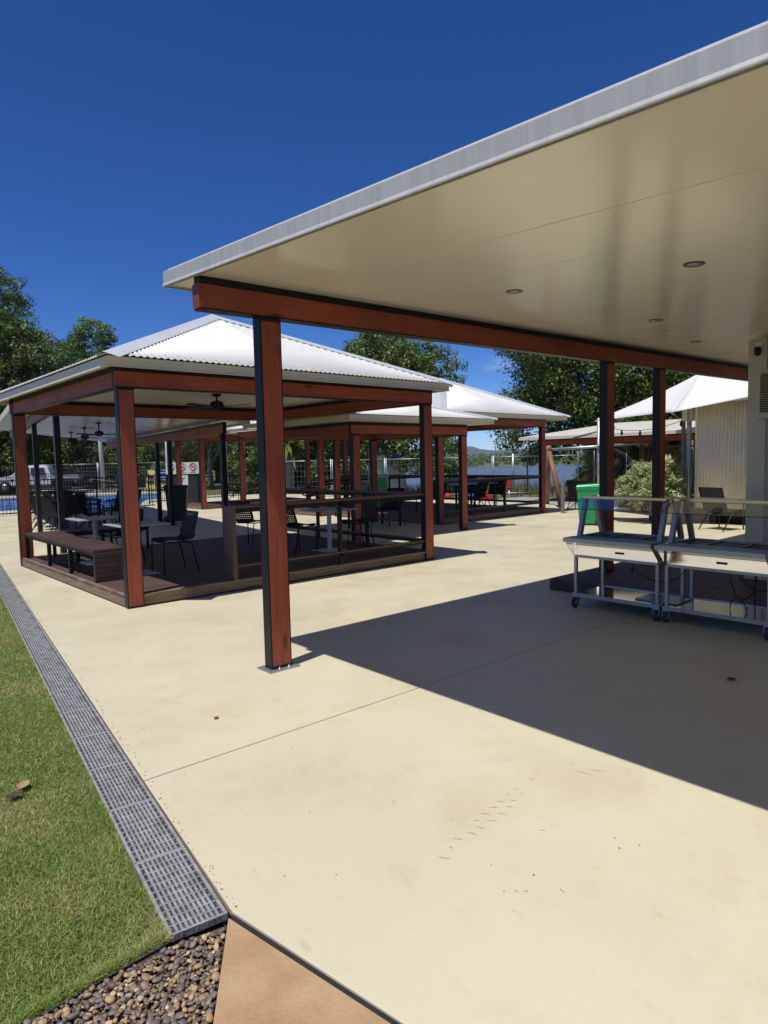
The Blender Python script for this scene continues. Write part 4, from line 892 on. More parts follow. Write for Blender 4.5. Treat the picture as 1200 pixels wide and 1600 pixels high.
# temporary fence panels
wire = mat('fence_wire', (.40, .42, .43), .45, .6)
def temp_fence(e, n, label, wd=2.35, z=0, h=2.1):
    t = thing('temporary_fence', label, 'fence', (*site(e, n), z), SITE_RZ, 'temporary mesh fence panels')
    m = MB()
    for a, b in (((0, 0, .1), (0, 0, h + .06)), ((wd, 0, .1), (wd, 0, h + .06)), ((0, 0, h), (wd, 0, h)), ((0, 0, .15), (wd, 0, .15))): m.tube([a, b], .019, 6)
    m.build('fence_frame', galv, t)
    m = MB()
    for k in range(1, 14): m.bar((k * wd / 14, 0, .15), (k * wd / 14, 0, h), .005, .005)
    for k in range(1, 7): m.bar((0, 0, .15 + k * (h - .15) / 7), (wd, 0, .15 + k * (h - .15) / 7), .006, .006)
    m.build('wire_mesh', wire, t, kind='stuff')
    MB().box(-.3, .3, -.1, .1, 0, .12).build('foot_block', mat('foot_concrete', (.35, .34, .32), .9), t)
for i, e in enumerate((-22.6, -20.2, -17.8, -15.4)): temp_fence(e, 42.0, ('silver mesh fence panel by the parked ute', 'silver mesh fence panel right of the ute tray', 'silver mesh fence panel behind the tall cream pole', 'silver mesh fence panel left of the yellow signs')[i], z=-.02, h=1.75)
for i in range(9): temp_fence(-4.7 + i * 2.42, 30.2, ('silver mesh fence panel far left beside the palm trunk', 'silver mesh fence panel left of the white tent', 'silver mesh fence panel before the white tent', 'silver mesh fence panel below the dark tree trunk', 'silver mesh fence panel in front of the open lake', 'silver mesh fence panel behind the lakeside pavilion rail', 'silver mesh fence panel behind the curved pole', 'silver mesh fence panel behind the timber swing', 'silver mesh fence panel beyond the shade sail')[i], z=ground_z(-4.7 + i * 2.42, 30.2) - .1, h=1.78)

# parked ute
ut = thing('parked_ute', 'white dual cab utility truck parked on the grass behind the pool', 'ute', (*site(-22.9, 44.5), -.03), SITE_RZ + R(14))
car_w = mat('white_car_paint', (.66, .68, .72), .25, coat=.5); car_g = mat('car_glass', (.02, .024, .028), .08); tyre = mat('tyre', (.015, .015, .015), .8)
def body_prof(prof, y0, y1, inset=0.):
    m = MB(); n = len(prof); V = []
    for s, y in ((1, y0), (1, y1)): V += [(x, y + (inset * (z - .9) / .8 if z > .9 else 0) * (1 if y == y0 else -1), z) for x, z in prof]
    m.add(V, [tuple(range(n)), tuple(range(2 * n - 1, n - 1, -1))] + [(i, n + i, n + (i + 1) % n, (i + 1) % n) for i in range(n)]); return m
body_prof([(-2.62, .45), (-2.66, .70), (-2.58, .96), (-1.45, 1.10), (-1.40, .50)], -.88, .88).build('bonnet', car_w, ut, bevel=.05)
body_prof([(-1.40, .42), (-1.45, 1.10), (-.70, 1.66), (-.40, 1.74), (.55, 1.74), (.80, 1.66), (.98, 1.10), (.98, .42)], -.89, .89, .16).build('cab', car_w, ut, bevel=.05)
for (a, b, c, d) in ((-1.10, -.30, -.62, -.30), (-.20, .70, -.20, .62)):
    for y, s in ((-.905, 1), (.905, -1)):
        m = MB(); V = [(a, y, 1.14), (b, y, 1.14), (d if b < 0 else .58, y + s * .13, 1.60), (c, y + s * .13, 1.60)]; m.add(V, [(0, 1, 2, 3)]); o = m.build('side_window', car_g, ut); k = o.modifiers.new('t', 'SOLIDIFY'); k.thickness = .012
m = MB(); m.add([(-1.44, -.74, 1.13), (-1.44, .74, 1.13), (-.76, .66, 1.64), (-.76, -.66, 1.64)], [(0, 1, 2, 3)]); o = m.build('windscreen', car_g, ut); k = o.modifiers.new('t', 'SOLIDIFY'); k.thickness = .03
m = MB(); m.box(1.02, 2.65, -.90, .90, .72, .80); m.box(1.02, 2.65, -.92, -.88, .80, 1.10); m.box(1.02, 2.65, .88, .92, .80, 1.10); m.box(2.62, 2.66, -.88, .88, .80, 1.10); m.box(1.02, 1.05, -.88, .88, .8, 1.2); m.build('tray', mat('grey_blue_tray', (.33, .38, .45), .4), ut)
MB().box(.98, 2.5, -.5, .5, .45, .71).build('chassis', black_plastic, ut)
for x in (-1.75, 1.55):
    for y in (-.80, .80):
        wm = Matrix.Translation((x, y, .38)) @ Matrix.Rotation(math.pi / 2, 4, 'X'); b = MB().lathe([(.25, -.12), (.36, -.12), (.38, -.08), (.38, .08), (.36, .12), (.25, .12)], 20, (0, 0, 0), 0, wm).build('wheel', tyre, ut)
        MB().lathe([(.05, -.125), (.22, -.12), (.22, .12), (.05, .125)], 14, (0, 0, 0), 0, wm).build('rim', galv, b)
for y in (-.98, .98): MB().box(-1.05, -.90, y - .08, y + .08, 1.12, 1.28).build('wing_mirror', car_w, ut, bevel=.02)
for y in (-.65, .65): MB().box(-2.67, -2.60, y - .18, y + .18, .72, .88).build('headlight', mat('lamp_glass', (.6, .62, .65), .1), ut, bevel=.02)

# ================================================================== RIGHT HAND SIDE
# corrugated building and its sail
cb = thing('corrugated_building', 'raised cream corrugated iron building under the white sail', 'building', (0, 0, 0))
corr_m = mat('cream_corrugated_iron', (.66, .61, .47), .42, var=.07, vscale=2)
V, Fc = [], []; k = 0; n_ = int(5.0 / (.076 / 6))
for i in range(n_ + 1):
    y = 6.64 - i * .076 / 6; x = 15.36 - .009 * math.cos(2 * math.pi * i / 6); V += [(x, y, .36), (x, y, 2.70)]
Fc = [(2 * i, 2 * i + 1, 2 * i + 3, 2 * i + 2) for i in range(n_)]; mb = MB(); mb.add(V, Fc, 0, True); o = mb.build('wall_cladding', corr_m, cb); s = o.modifiers.new('t', 'SOLIDIFY'); s.thickness = .002
MB().box(15.34, 15.40, 6.642, 6.69, .34, 2.70).build('corner_trim', corr_m, cb)
MB().box(15.40, 20, 1.65, 6.66, .40, 2.68).build('wall', corr_m, cb)
MB().box(15.2, 20.2, 1.5, 6.75, 2.70, 2.75).build('roof', roof_white, cb)
MB().box(15.7, 20, 1.8, 6.5, -.05, .395).build('underfloor_shade', dark_void, cb)  # near-black block standing in for the shade below the raised floor
for y in (2.2, 4.2, 6.3): MB().box(15.42, 15.54, y - .06, y + .06, -.02, .395).build('stump', steel_black, cb)
def sail(name, label, corners, peak, sag=.10, n=22):
    """tensioned cloth: quads from the edges (pulled in between corners) up to the peak"""
    t = thing(name, label, 'shade sail', (0, 0, 0)); C = [Vector(c) for c in corners]; P = Vector(peak); cen = sum(C, Vector()) / len(C); mb = MB(); fpts = []
    for i in range(len(C)):
        a, b = C[i], C[(i + 1) % len(C)]; V = []
        for j in range(n + 1):
            s = j / n; e = a.lerp(b, s); e = e + (cen - e) * (sag * 4 * s * (1 - s))
            for r in range(11): q = r / 10; p = e.lerp(P, q); p.z -= .16 * math.sin(math.pi * q) * (p.z - min(a.z, b.z)) * .5; V.append(p)
        mb.add(V, [(j * 11 + r, (j + 1) * 11 + r, (j + 1) * 11 + r + 1, j * 11 + r + 1) for j in range(n) for r in range(10)], 0, True)
    o = mb.build('cloth', white_sail, t); s = o.modifiers.new('t', 'SOLIDIFY'); s.thickness = .003
    return t
sl = sail('shade_sail', 'white tensioned shade sail in front of the corrugated building', [(16.6, 10.0, 2.52), (14.25, 6.72, 2.48), (14.5, 2.0, 3.15), (21.5, 2.0, 3.4), (21.0, 9.0, 3.0)], (16.6, 7.15, 3.52), .10)
m = MB(); m.tube([(14.25, 6.72, 2.48), (15.0, 6.9, 2.36)], .012, 6); m.tube([(14.28, 6.73, 2.475), (14.5, 6.78, 2.44)], .025, 8); m.build('turnbuckle', galv, sl)
tag(MB().tube([(15.62, 6.95, 0), (15.62, 6.95, 2.62)], .055, 14).build('steel_post', galv), 'galvanised steel post beside the corrugated building corner', 'post', 'galvanised sail posts')
tag(MB().tube([(16.95, 10.05, 0), (16.95, 10.05, 2.62)], .050, 14).build('steel_post', galv), 'galvanised steel post behind the green bin', 'post', 'galvanised sail posts')
tag(MB().tube([(18.2, 8.25, 0), (18.2, 8.25, 2.75)], .055, 14).build('steel_post', mat('dull_steel', (.16, .16, .16), .5, .5)), 'dark steel post seen behind the variegated shrub', 'post', 'galvanised sail posts')
tag(MB().tube([(17.0, 9.6, 2.35), (17.0, 10.9, 2.1)], .03, 8).build('lamp_arm', galv), 'short steel arm sloping below the sail corner', 'bracket')
fl = thing('flood_light', 'pale flood light box hung below the white sail', 'light', (15.68, 6.98, 2.50)); MB().box(-.10, .10, -.10, .12, -.16, .10).build('housing', cream, fl, bevel=.01); MB().box(-.06, -.02, .0, .04, .10, .16).build('bracket', galv, fl)
# string of festoon lamps under the sail
fs = thing('festoon_lights', 'black cord of festoon lamps sagging under the sail', 'string lights', (0, 0, 0))
cpts = [Vector((16.9, 10.0, 2.42)).lerp(Vector((15.7, 7.0, 2.42)), i / 14) - UP * (.22 * 4 * (i / 14) * (1 - i / 14)) for i in range(15)]
MB().tube(cpts, .008, 5).build('cord', black_plastic, fs)
for i in range(1, 14, 3): MB().lathe([(.008, -.14), (.03, -.11), (.035, -.08), (.02, -.03), (.02, 0)], 10, tuple(cpts[i])).build('lamp', black_plastic, fs)

# trailer / trolley and drum behind the carts
tr = thing('flat_trolley', 'long low steel trolley on the paving behind the carts', 'trolley', (15.3, 8.4, 0), R(-72))
MB().box(-.95, .95, -.35, .35, .26, .34).build('platform', mat('pale_trolley', (.66, .66, .63), .5), tr, bevel=.01)
MB().box(-.55, .95, -.33, .33, .345, .62).build('load_box', mat('grey_load', (.22, .21, .19), .5), tr, bevel=.02)
for x in (-.8, .75):
    for y in (-.28, .28): MB().lathe([(.03, -.03), (.11, -.03), (.11, .03), (.03, .03)], 16, (0, 0, 0), 0, Matrix.Translation((x, y, .11)) @ Matrix.Rotation(math.pi / 2, 4, 'X')).build('wheel', rubber, tr)
MB().tube([(-.95, -.3, .3), (-1.05, -.3, .85), (-1.05, .3, .85), (-.95, .3, .3)], .015).build('handle', galv, tr)
pt_ = thing('plant_tub', 'pale round tub standing under the variegated shrub', 'planter', (14.95, 7.15, 0))
MB().lathe([(.26, 0), (.33, .2), (.37, .42), (.38, .60), (.35, .63), (.33, .60), (.33, .56)], 26).build('tub', mat('pale_tub', (.36, .33, .26), .6, var=.1), pt_); MB().lathe([(.01, .55), (.33, .55)], 20).build('soil', dark_void, pt_)

# skillion pavilion behind
sp = thing('skillion_pavilion', 'far right pavilion with sloping flat roof and pale ceiling', 'pavilion', (0, 0, 0))
def skz(x, y): return 2.18 + .10 * (x - 19.6)
vs = [(x, y, skz(x, y) + z) for z in (0, .10) for (x, y) in ((19.55, 8.2), (26.0, 8.2), (26.0, 14.75), (19.55, 14.75))]
MB().add(vs, [(0, 3, 2, 1), (4, 5, 6, 7), (0, 1, 5, 4), (1, 2, 6, 5), (2, 3, 7, 6), (3, 0, 4, 7)]).build('roof', ceil_plain, sp)
beam(sp, (20.2, 8.3), (20.2, 14.4), 1.98); beam(sp, (25.2, 8.3), (25.2, 14.4), 2.48); beam(sp, (20.2, 14.2), (25.2, 14.2), 1.98, z2=2.48)
for x, y, z in ((20.1, 14.1, 1.98), (20.1, 8.4, 1.98), (25.1, 14.1, 2.48), (25.1, 8.4, 2.48)): post(sp, x, y, .0, z)
fan('black ceiling fan under the far right skillion pavilion', 22.2, 11.8, skz(22.2, 0), .1, .4)

# timber swing frame
sw = thing('swing_frame', 'timber log swing frame with a silver top bar', 'swing', (0, 0, 0)); logm = mat('log_timber', (.22, .125, .065), .75, var=.25, vscale=3, stretch=(4, 4, .5))
A1, B1 = Vector((18.05, 12.45, 1.80)), Vector((20.4, 10.1, 1.95))
for P, lb in ((A1, (Vector((17.7, 11.75, 0)), Vector((19.0, 13.2, 0)))), (B1, (Vector((19.6, 9.3, 0)), Vector((21.0, 10.7, 0))))):
    for b in lb: MB().tube([b, P + (P - b).normalized() * .12], .085, 12, r1=.075).build('leg', logm, sw)
MB().tube([A1, B1], .045, 10).build('top_bar', galv, sw)
dseat = (B1 - A1).normalized()
for k in (.35, .65):
    c = A1.lerp(B1, k); m = MB()
    for s in (-.25, .25): q = c + dseat * s; m.tube([q, q - UP * 1.3], .008, 5)
    m.build('chain', galv, sw); MB().bar(c - dseat * .28 - UP * 1.3, c + dseat * .28 - UP * 1.3, .16, .03).build('seat', black_plastic, sw)
tag(MB().lathe([(.055, 0), (.055, .80), (.05, .82), (.02, .83)], 16, (16.2, 10.72, 0)).build('bollard', mat('grey_bollard', (.14, .15, .18), .45)), 'grey steel bollard beside the timber swing leg', 'bollard')
# slide and climbing fort
sld = thing('playground_slide', 'beige plastic slide beyond the swing frame', 'slide', (*site(6.95, 24.0), 0), SITE_RZ)
m = MB(); prof = [(-.9, .25), (-.5, .32), (.1, .62), (.9, 1.15), (1.3, 1.25)]; V = []
for x, z in prof:
    for y, dz in ((-.34, .22), (-.28, .02), (0, -.03), (.28, .02), (.34, .22)): V.append((x, y, z + dz))
m.add(V, [(5 * i + j, 5 * i + 5 + j, 5 * i + 6 + j, 5 * i + 1 + j) for i in range(4) for j in range(4)], 0, True); o = m.build('chute', mat('beige_plastic', (.55, .43, .22), .45), sld); s = o.modifiers.new('t', 'SOLIDIFY'); s.thickness = .04
m = MB(); m.tube([(1.2, -.3, 0), (1.2, -.3, 1.3)], .05); m.tube([(1.2, .3, 0), (1.2, .3, 1.3)], .05); m.tube([(-.6, 0, 0), (-.6, 0, .3)], .04); m.build('slide_leg', logm, sld)
ft = thing('climbing_fort', 'red brown slatted climbing fort behind the shrub', 'play equipment', (*site(11.0, 26.0), 0), SITE_RZ)
for x in (-1.3, 1.3):
    for y in (-.8, .8): MB().tube([(x, y, 0), (x, y, 2.1)], .08, 10).build('corner_log', logm, ft)
MB().box(-1.35, 1.35, -.85, .85, .72, .80).build('platform', logm, ft)
sm_ = MB().box(-.055, .055, -.02, .02, 0, .95).mesh('slat', mat('red_slat', (.16, .06, .035), .7, var=.2))
for i in range(16): link('slat', sm_, ft, (-1.2 + i * .16, -.82, .81))
m = MB(); m.tube([(-1.3, -.82, 1.86), (1.3, -.82, 1.86)], .04); m.build('hand_rail', logm, ft)
for i in range(8): MB().bar((-1.6 - i * .02, -.6 - i * .10, .12 + i * .1), (-1.0 - i * .02, -.6 - i * .10, .12 + i * .1), .05, .03).build('tread', logm, ft) if i % 2 == 0 else None
# curved splash pole
ap_ = thing('arched_pole', 'grey arched pole with a hanging bucket curving over the play area', 'splash pole', (*site(9.55, 25.6), -.02), SITE_RZ)
cv = [(0, 0, 0), (0, 0, 1.4)] + [(-.3 - 2.35 * math.sin(a) * .98 + .3, 0, 1.4 + .78 * (1 - math.cos(a)) / 1.0 * 1.0) for a in np.linspace(.0, math.pi / 2, 12)]
arc = [Vector((0, 0, 0)), Vector((0, 0, 1.15))]
for k in range(1, 15):
    a = R(k * 6.9); arc.append(Vector((-3.3 * (1 - math.cos(a)), 0, 1.15 + 1.05 * math.sin(a))))
MB().tube(arc, .085, 12, r1=.07).build('pole', galv, ap_)
e_ = arc[-2]; MB().tube([e_, e_ - UP * .45], .02, 6).build('hanger', galv, ap_); MB().lathe([(.05, -.16), (.08, 0), (.06, .02)], 10, (e_.x, 0, e_.z - .47)).build('bucket', galv, ap_)
gs = thing('green_slide_tube', 'dark green play slide by the arched pole', 'slide', (*site(9.0, 26.5), -.02), SITE_RZ)
MB().tube([(.45, 0, 1.75), (.45, 0, 1.2), (.3, 0, .8), (-.1, 0, .4), (-.6, 0, .18)], .12, 12).build('tube', mat('dark_green_plastic', (.01, .075, .05), .4), gs)
MB().tube([(.45, .12, -.05), (.45, .12, 1.7)], .05, 8).build('support', galv, gs)
for e, n, hh, lab in ((6.1, 31.5, 1.95, 'grey steel pole standing before the lake'), (13.6, 27, 2.3, 'grey pole at the far play area')): tag(MB().tube([(0, 0, 0), (0, 0, hh)], .06, 10).build('play_pole', galv, loc=(*site(e, n), ground_z(e, n) - .1)), lab, 'pole')
rp = thing('red_play_panel', 'red rounded play panel standing before the lake', 'play panel', (*site(6.0, 32.0), ground_z(6, 32) - .25), SITE_RZ); MB().box(-.17, .17, -.05, .05, .45, 1.05).build('panel', mat('red_plastic', (.5, .03, .04), .45), rp, bevel=.15 / 3); MB().tube([(0, 0, -.2), (0, 0, .36)], .05).build('stand', galv, rp)
lp = thing('park_lamp', 'short dark bollard lamp at the water edge', 'lamp', (*site(7.2, 33.5), ground_z(7.2, 33.5)), SITE_RZ); MB().tube([(0, 0, -.2), (0, 0, 1.5)], .04, 8).build('stem', steel_black, lp); MB().box(-.28, .28, -.15, .15, 1.5, 1.72).build('hood', steel_black, lp, bevel=.03)
for e, n, c, lab in ((2.35, 26.5, (.5, .04, .03), 'red plastic play block on the grass left of the pavilion post'), (3.35, 26.0, (.02, .09, .4), 'blue plastic play block on the grass'), (3.95, 26.2, (.5, .06, .05), 'red plastic play block beside the blue one'), (7.0, 24.5, (.55, .12, .10), 'flat red mat at the pavilion corner'), (2.0, 30.0, (.5, .04, .03), 'red block under the far chair')):
    b = thing('play_block', lab, 'play block', (*site(e, n), ground_z(e, n) - .1), SITE_RZ, 'coloured play blocks'); cm = mat('block_' + lab[:18].replace(' ', '_'), c, .5)
    MB().box(-.3, .3, -.25, .25, .02, .34).build('block', cm, b, bevel=.06); MB().lathe([(.12, .34), (.12, .40), (.08, .42)], 14).build('stud', cm, b)
# white tent
te = thing('marquee_tent', 'white pointed marquee tent behind the middle pavilion', 'tent', (*site(-.6, 45), ground_z(-.6, 45)), SITE_RZ + R(35))
tw = mat('tent_canvas', (.74, .74, .72), .6, trans=.15); a = 1.5; zz = 2.6
m = MB(); V = [(-a, -a, zz), (a, -a, zz), (a, a, zz), (-a, a, zz)]; P = Vector((0, 0, 4.3)); mid = [Vector(v).lerp(P, .45) - UP * .22 for v in V]
for i in range(4): j = (i + 1) % 4; m.add([V[i], V[j], mid[j], mid[i], P], [(0, 1, 2, 3), (3, 2, 4)])
o = m.build('canopy', tw, te); s = o.modifiers.new('t', 'SOLIDIFY'); s.thickness = .01
m = MB()
for i in range(4): j = (i + 1) % 4; A_, B_ = Vector(V[i]) * .985, Vector(V[j]) * .985; m.add([(A_.x, A_.y, 0), (B_.x, B_.y, 0), (B_.x, B_.y, zz), (A_.x, A_.y, zz)], [(0, 1, 2, 3)])
o = m.build('side_walls', tw, te); s = o.modifiers.new('t', 'SOLIDIFY'); s.thickness = .01
m = MB()
for v in V: m.tube([(v[0], v[1], 0), v], .03, 6)
m.build('tent_poles', galv, te)

# ================================================================== PLANTS
def leaf_cards(centers, radii, per, size, squash=.8, droop=.0, aspect=.45):
    """many leaf sized faces in clumps; returns verts, quads"""
    C = np.repeat(np.asarray(centers), per, 0); Rr = np.repeat(np.asarray(radii), per); n = len(C)
    d = rng.normal(size=(n, 3)); d /= np.linalg.norm(d, axis=1, keepdims=True); rad = Rr * rng.uniform(.25, 1, n) ** .5
    P = C + d * rad[:, None] * [1, 1, squash]
    nrm = d * .85 + rng.normal(size=(n, 3)) * .40 + [0, 0, .55]; nrm /= np.linalg.norm(nrm, axis=1, keepdims=True)
    t = rng.normal(size=(n, 3)) + d * .6 - [0, 0, droop]; t -= nrm * (t * nrm).sum(1, keepdims=True); t /= np.linalg.norm(t, axis=1, keepdims=True)
    b = np.cross(nrm, t); s = size * rng.uniform(.6, 1.35, n); L_ = t * s[:, None]; W2 = b * (s * aspect)[:, None]
    V = np.empty((n, 4, 3)); V[:, 0] = P - L_ * .5; V[:, 1] = P + W2 * .5 - nrm * (s * .06)[:, None]; V[:, 2] = P + L_ * .5; V[:, 3] = P - W2 * .5 - nrm * (s * .06)[:, None]
    return V.reshape(-1, 3), np.arange(n * 4).reshape(-1, 4)
def crown_clumps(r, hgt, base, n, seed, shape=1.0, lobes=9):
    """clump centres on uneven lobes filling a crown of radius r between base and hgt"""
    g = np.random.default_rng(seed); out, rad = [], []; ch = hgt - base
    L = []
    for k in range(lobes):
        a = g.uniform(0, 2 * np.pi); q = g.uniform(.15, .72); zz = g.uniform(.12, .86); w_ = math.sqrt(max(.05, 1 - (2 * zz - .85) ** 2 * .8)) * shape
        L.append(((math.cos(a) * q * r * w_, math.sin(a) * q * r * w_, base + zz * ch), r * g.uniform(.34, .50), ch * g.uniform(.18, .28)))
    L.append(((0, 0, base + ch * .80), r * .42, ch * .2)); L.append(((0, 0, base + ch * .45), r * .62, ch * .36))
    for i in range(n):
        c, rr, rz = L[g.integers(len(L))]; d = g.normal(size=3); d /= np.linalg.norm(d); q = g.uniform(.68, 1.0)
        out.append((c[0] + d[0] * rr * q, c[1] + d[1] * rr * q, c[2] + d[2] * rz * q)); rad.append(r * g.uniform(.08, .15))
    return out, rad, L
TREE_CACHE = {}
def tree_meshes(key, r, hgt, base, clumps, per, leaf, m, bk, seed, droop=.2, trunk_r=.25, lobes=9, aspect=.45):
    if key in TREE_CACHE: return TREE_CACHE[key]
    C, Rd, L = crown_clumps(r, hgt, base, clumps, seed, lobes=lobes); V, Q = leaf_cards(C, Rd, per, leaf, .75, droop, aspect)
    cr = np_mesh('crown', V, Q, m)
    mb = MB(); g = random.Random(seed); top = Vector((g.uniform(-.3, .3), g.uniform(-.3, .3), base + (hgt - base) * .55))
    fork = Vector((g.uniform(-.2, .2), g.uniform(-.2, .2), base * .75)); mb.tube([(0, 0, -.4), fork * .5 + Vector((g.uniform(-.1, .1), 0, 0)), fork, fork.lerp(top, .5), top], [trunk_r * 1.25, trunk_r, trunk_r * .8, trunk_r * .5, trunk_r * .2], 9)
    for (c, rr, rz) in L[:7]: c = Vector(c); mb.tube([fork.lerp(top, g.uniform(0, .4)), fork.lerp(c, .5) + Vector((g.uniform(-.3, .3), g.uniform(-.3, .3), .2)), c], [trunk_r * .45, trunk_r * .28, trunk_r * .1], 6)
    tk = mb.mesh('trunk', bk); TREE_CACHE[key] = (cr, tk); return cr, tk
def tree(label, e, n, meshes, rz=0, sc=(1, 1, 1), group='trees round the site', z=None, cat='tree', name='leafy_tree'):
    t = thing(name, label, cat, (*site(e, n), ground_z(e, n) - .1 if z is None else z), rz, group); t.scale = sc
    link('crown', meshes[0], t); link('trunk', meshes[1], t); return t
mango = tree_meshes('mango', 5.0, 9.6, 1.5, 1000, 64, .21, leaf_dark, bark, 3, trunk_r=.4, lobes=12)
big = tree_meshes('big', 5.8, 14.6, 1.6, 1600, 64, .23, leaf_dark, bark, 11, trunk_r=.45, lobes=15)
mid_ = tree_meshes('mid', 4.0, 13.2, 2.0, 950, 60, .22, leaf_mid, bark, 23, trunk_r=.3, lobes=10)
gum = tree_meshes('gum', 3.8, 8.6, 1.6, 330, 44, .20, leaf_grey, bark_pale, 31, droop=.9, trunk_r=.22, lobes=9, aspect=.3)
low = tree_meshes('low', 3.4, 6.2, .2, 640, 56, .21, leaf_dark, bark, 41, trunk_r=.2, lobes=10)
rain = tree_meshes('rain', 6.4, 9.4, 1.7, 1500, 66, .185, leaf_dark, bark, 57, trunk_r=.45, lobes=16)
tree('tallest dark tree at the left edge beyond the pool', -26.8, 47, big, 0, (1, 1, 1.08))
tree('rounded tree right of the tallest one behind the nearest roof', -24.0, 56, mid_, 1.0)
tree('dark tree filling the background behind the left pole of the canopy', -30.5, 58, low, 0, (1.3, 1.3, 1.5))
tree('dark tree behind the parked ute', -24.0, 57, low, 2.0, (1.4, 1.4, 1.6))
tree('dark tree behind the tall leaning cream pole', -19.0, 56, low, 4.0, (1.3, 1.3, 1.7))
tree('dark tree behind the silver mesh fence by the pool', -27.5, 66, mid_, 3.0, (1.5, 1.5, .8))
tree('grey green gum left of the no entry signs', -15.5, 50, gum, .5, (1.05, 1.05, 1.0))
tree('grey green gum above the no entry signs', -11.9, 46, gum, 2.2, (1, 1, .95))
tree('grey green gum with open branches behind the far left pavilion', -9.2, 50, gum, 4.1, (1.0, 1.0, 1.05))
tree('thin gum whose tip shows between the post and the white roof', -7.1, 52, gum, 5.2, (.62, .62, 1.34))
tree('dark leafy tree left of the white tent', -4.3, 42, low, 1.2, (1.0, 1.0, 1.2))
tree('dark leafy tree directly behind the middle pavilion', -7.0, 41, low, 3.3, (.8, .8, 1.1))
tree('large dark tree behind the nearest pavilion roof', .3, 46, mango, 0, (1.12, 1.12, 1.24))
tree('slim light tree right of the large dark tree', 4.35, 52, gum, 3.0, (.35, .35, 1.0))
tree('wide dark tree behind the right hand pavilion', 10.9, 34.5, rain, .6)
tree('wide dark tree above the shade sail', 17.0, 33, rain, 2.6, (1, 1, 1.02))
tree('dark tree at the right behind the cream building', 21.5, 36, rain, 4.4)
tree('small dark tree in the shade beyond the swing', 11.5, 31, low, 2.0, (.7, .7, .6))
tree('small dark tree beyond the sail post', 14.5, 30, low, 4.0, (.8, .8, .7))
tree('grey green sapling beside the slide', 7.35, 23.5, gum, 1.0, (.22, .22, .27), z=-.1, group=None)
tree('dark tree far back at the left frame edge', -37, 66, low, 1.0, (1.5, 1.5, 1.8))
tree('dark tree far back between the ute and the leaning pole', -22.5, 68, low, 3.0, (1.6, 1.6, 1.6))
tree('dark tree far back right of the leaning pole', -15.8, 64, low, 5.0, (1.5, 1.5, 1.5))
tree('dark tree standing behind the palm', -6.0, 47, low, 5.6, (1.1, 1.1, 1.3))
tree('dark tree right behind the white tent', -1.5, 52, low, .3, (1.1, 1.1, 1.4))
# palm
pl = thing('palm_tree', 'palm with pale trunk and drooping fronds behind the far fence', 'tree', (*site(-5.1, 36.5), -.2)); MB().tube([(0, 0, -.3), (.05, 0, 1.5), (0, .05, 2.6)], [.26, .22, .2], 12).build('trunk', bark_pale, pl)
fr_ = MB(); g = random.Random(5)
for i in range(70):
    a = i * 2.4; ln = g.uniform(.9, 1.7); el = g.uniform(-.2, .9); prev = None; V = []
    for k in range(8): t = k / 7; x = ln * t; z = 2.6 + x * el - 1.1 * t * t; V += [(math.cos(a) * x - math.sin(a) * w_, math.sin(a) * x + math.cos(a) * w_, z - abs(w_) * .6) for w_ in (-.09 * math.sin(math.pi * min(1, t + .08)) ** .6, 0, .09 * math.sin(math.pi * min(1, t + .08)) ** .6)]
    fr_.add(V, [(3 * k + j, 3 * k + 3 + j, 3 * k + 4 + j, 3 * k + 1 + j) for k in range(7) for j in range(2)])
fr_.build('fronds', leaf_dark, pl)
# shrubs
def shrub(label, x, y, z, r, hgt, m, leaf, clumps, per, seed, aspect=.3, group=None, droop=.1):
    t = thing('leafy_shrub', label, 'shrub', (x, y, z), 0, group); C, Rd, L = crown_clumps(r, hgt, .05, clumps, seed, lobes=7); V, Q = leaf_cards(C, [q * 1.5 for q in Rd], per, leaf, .9, droop, aspect); link('foliage', np_mesh('foliage', V, Q, m), t)
    mb = MB()
    for (c, rr, rz) in L[:6]: mb.tube([(c[0] * .1, c[1] * .1, -.05), Vector(c) * .6, c], .02, 5, r1=.008)
    mb.build('stem', bark, t)
shrub('variegated green and cream shrub behind the canopy posts', 15.2, 7.78, .25, .80, 1.18, leaf_var, .15, 170, 34, 3, .2)
shrub('second variegated shrub behind the right canopy post', 14.92, 7.12, .25, .66, 1.28, leaf_var, .15, 130, 34, 8, .2)
for e, n, r, hh, m, lab in ((4.4, 45, 1.5, 2.2, leaf_lime, 'lime green bush at the lake edge'), (-6.6, 40, 1.2, 1.6, leaf_lime, 'yellow green bush behind the far pavilion posts'), (-15.3, 46, 1.2, 1.8, leaf_lime, 'yellow green bush behind the poolside mesh fence'), (-21.5, 50, 2.2, 3.2, leaf_grey, 'pale leafy bush behind the ute'), (8.2, 50, 1.0, 1.4, leaf_mid, 'dark green bush in the reeds'), (-10.5, 36, .9, 1.3, leaf_lime, 'yellow green bush behind the blue notice')):
    shrub(lab, *site(e, n), ground_z(e, n) - .1, r, hh, m, .22, 90, 24, int(abs(e * 10)), .45)
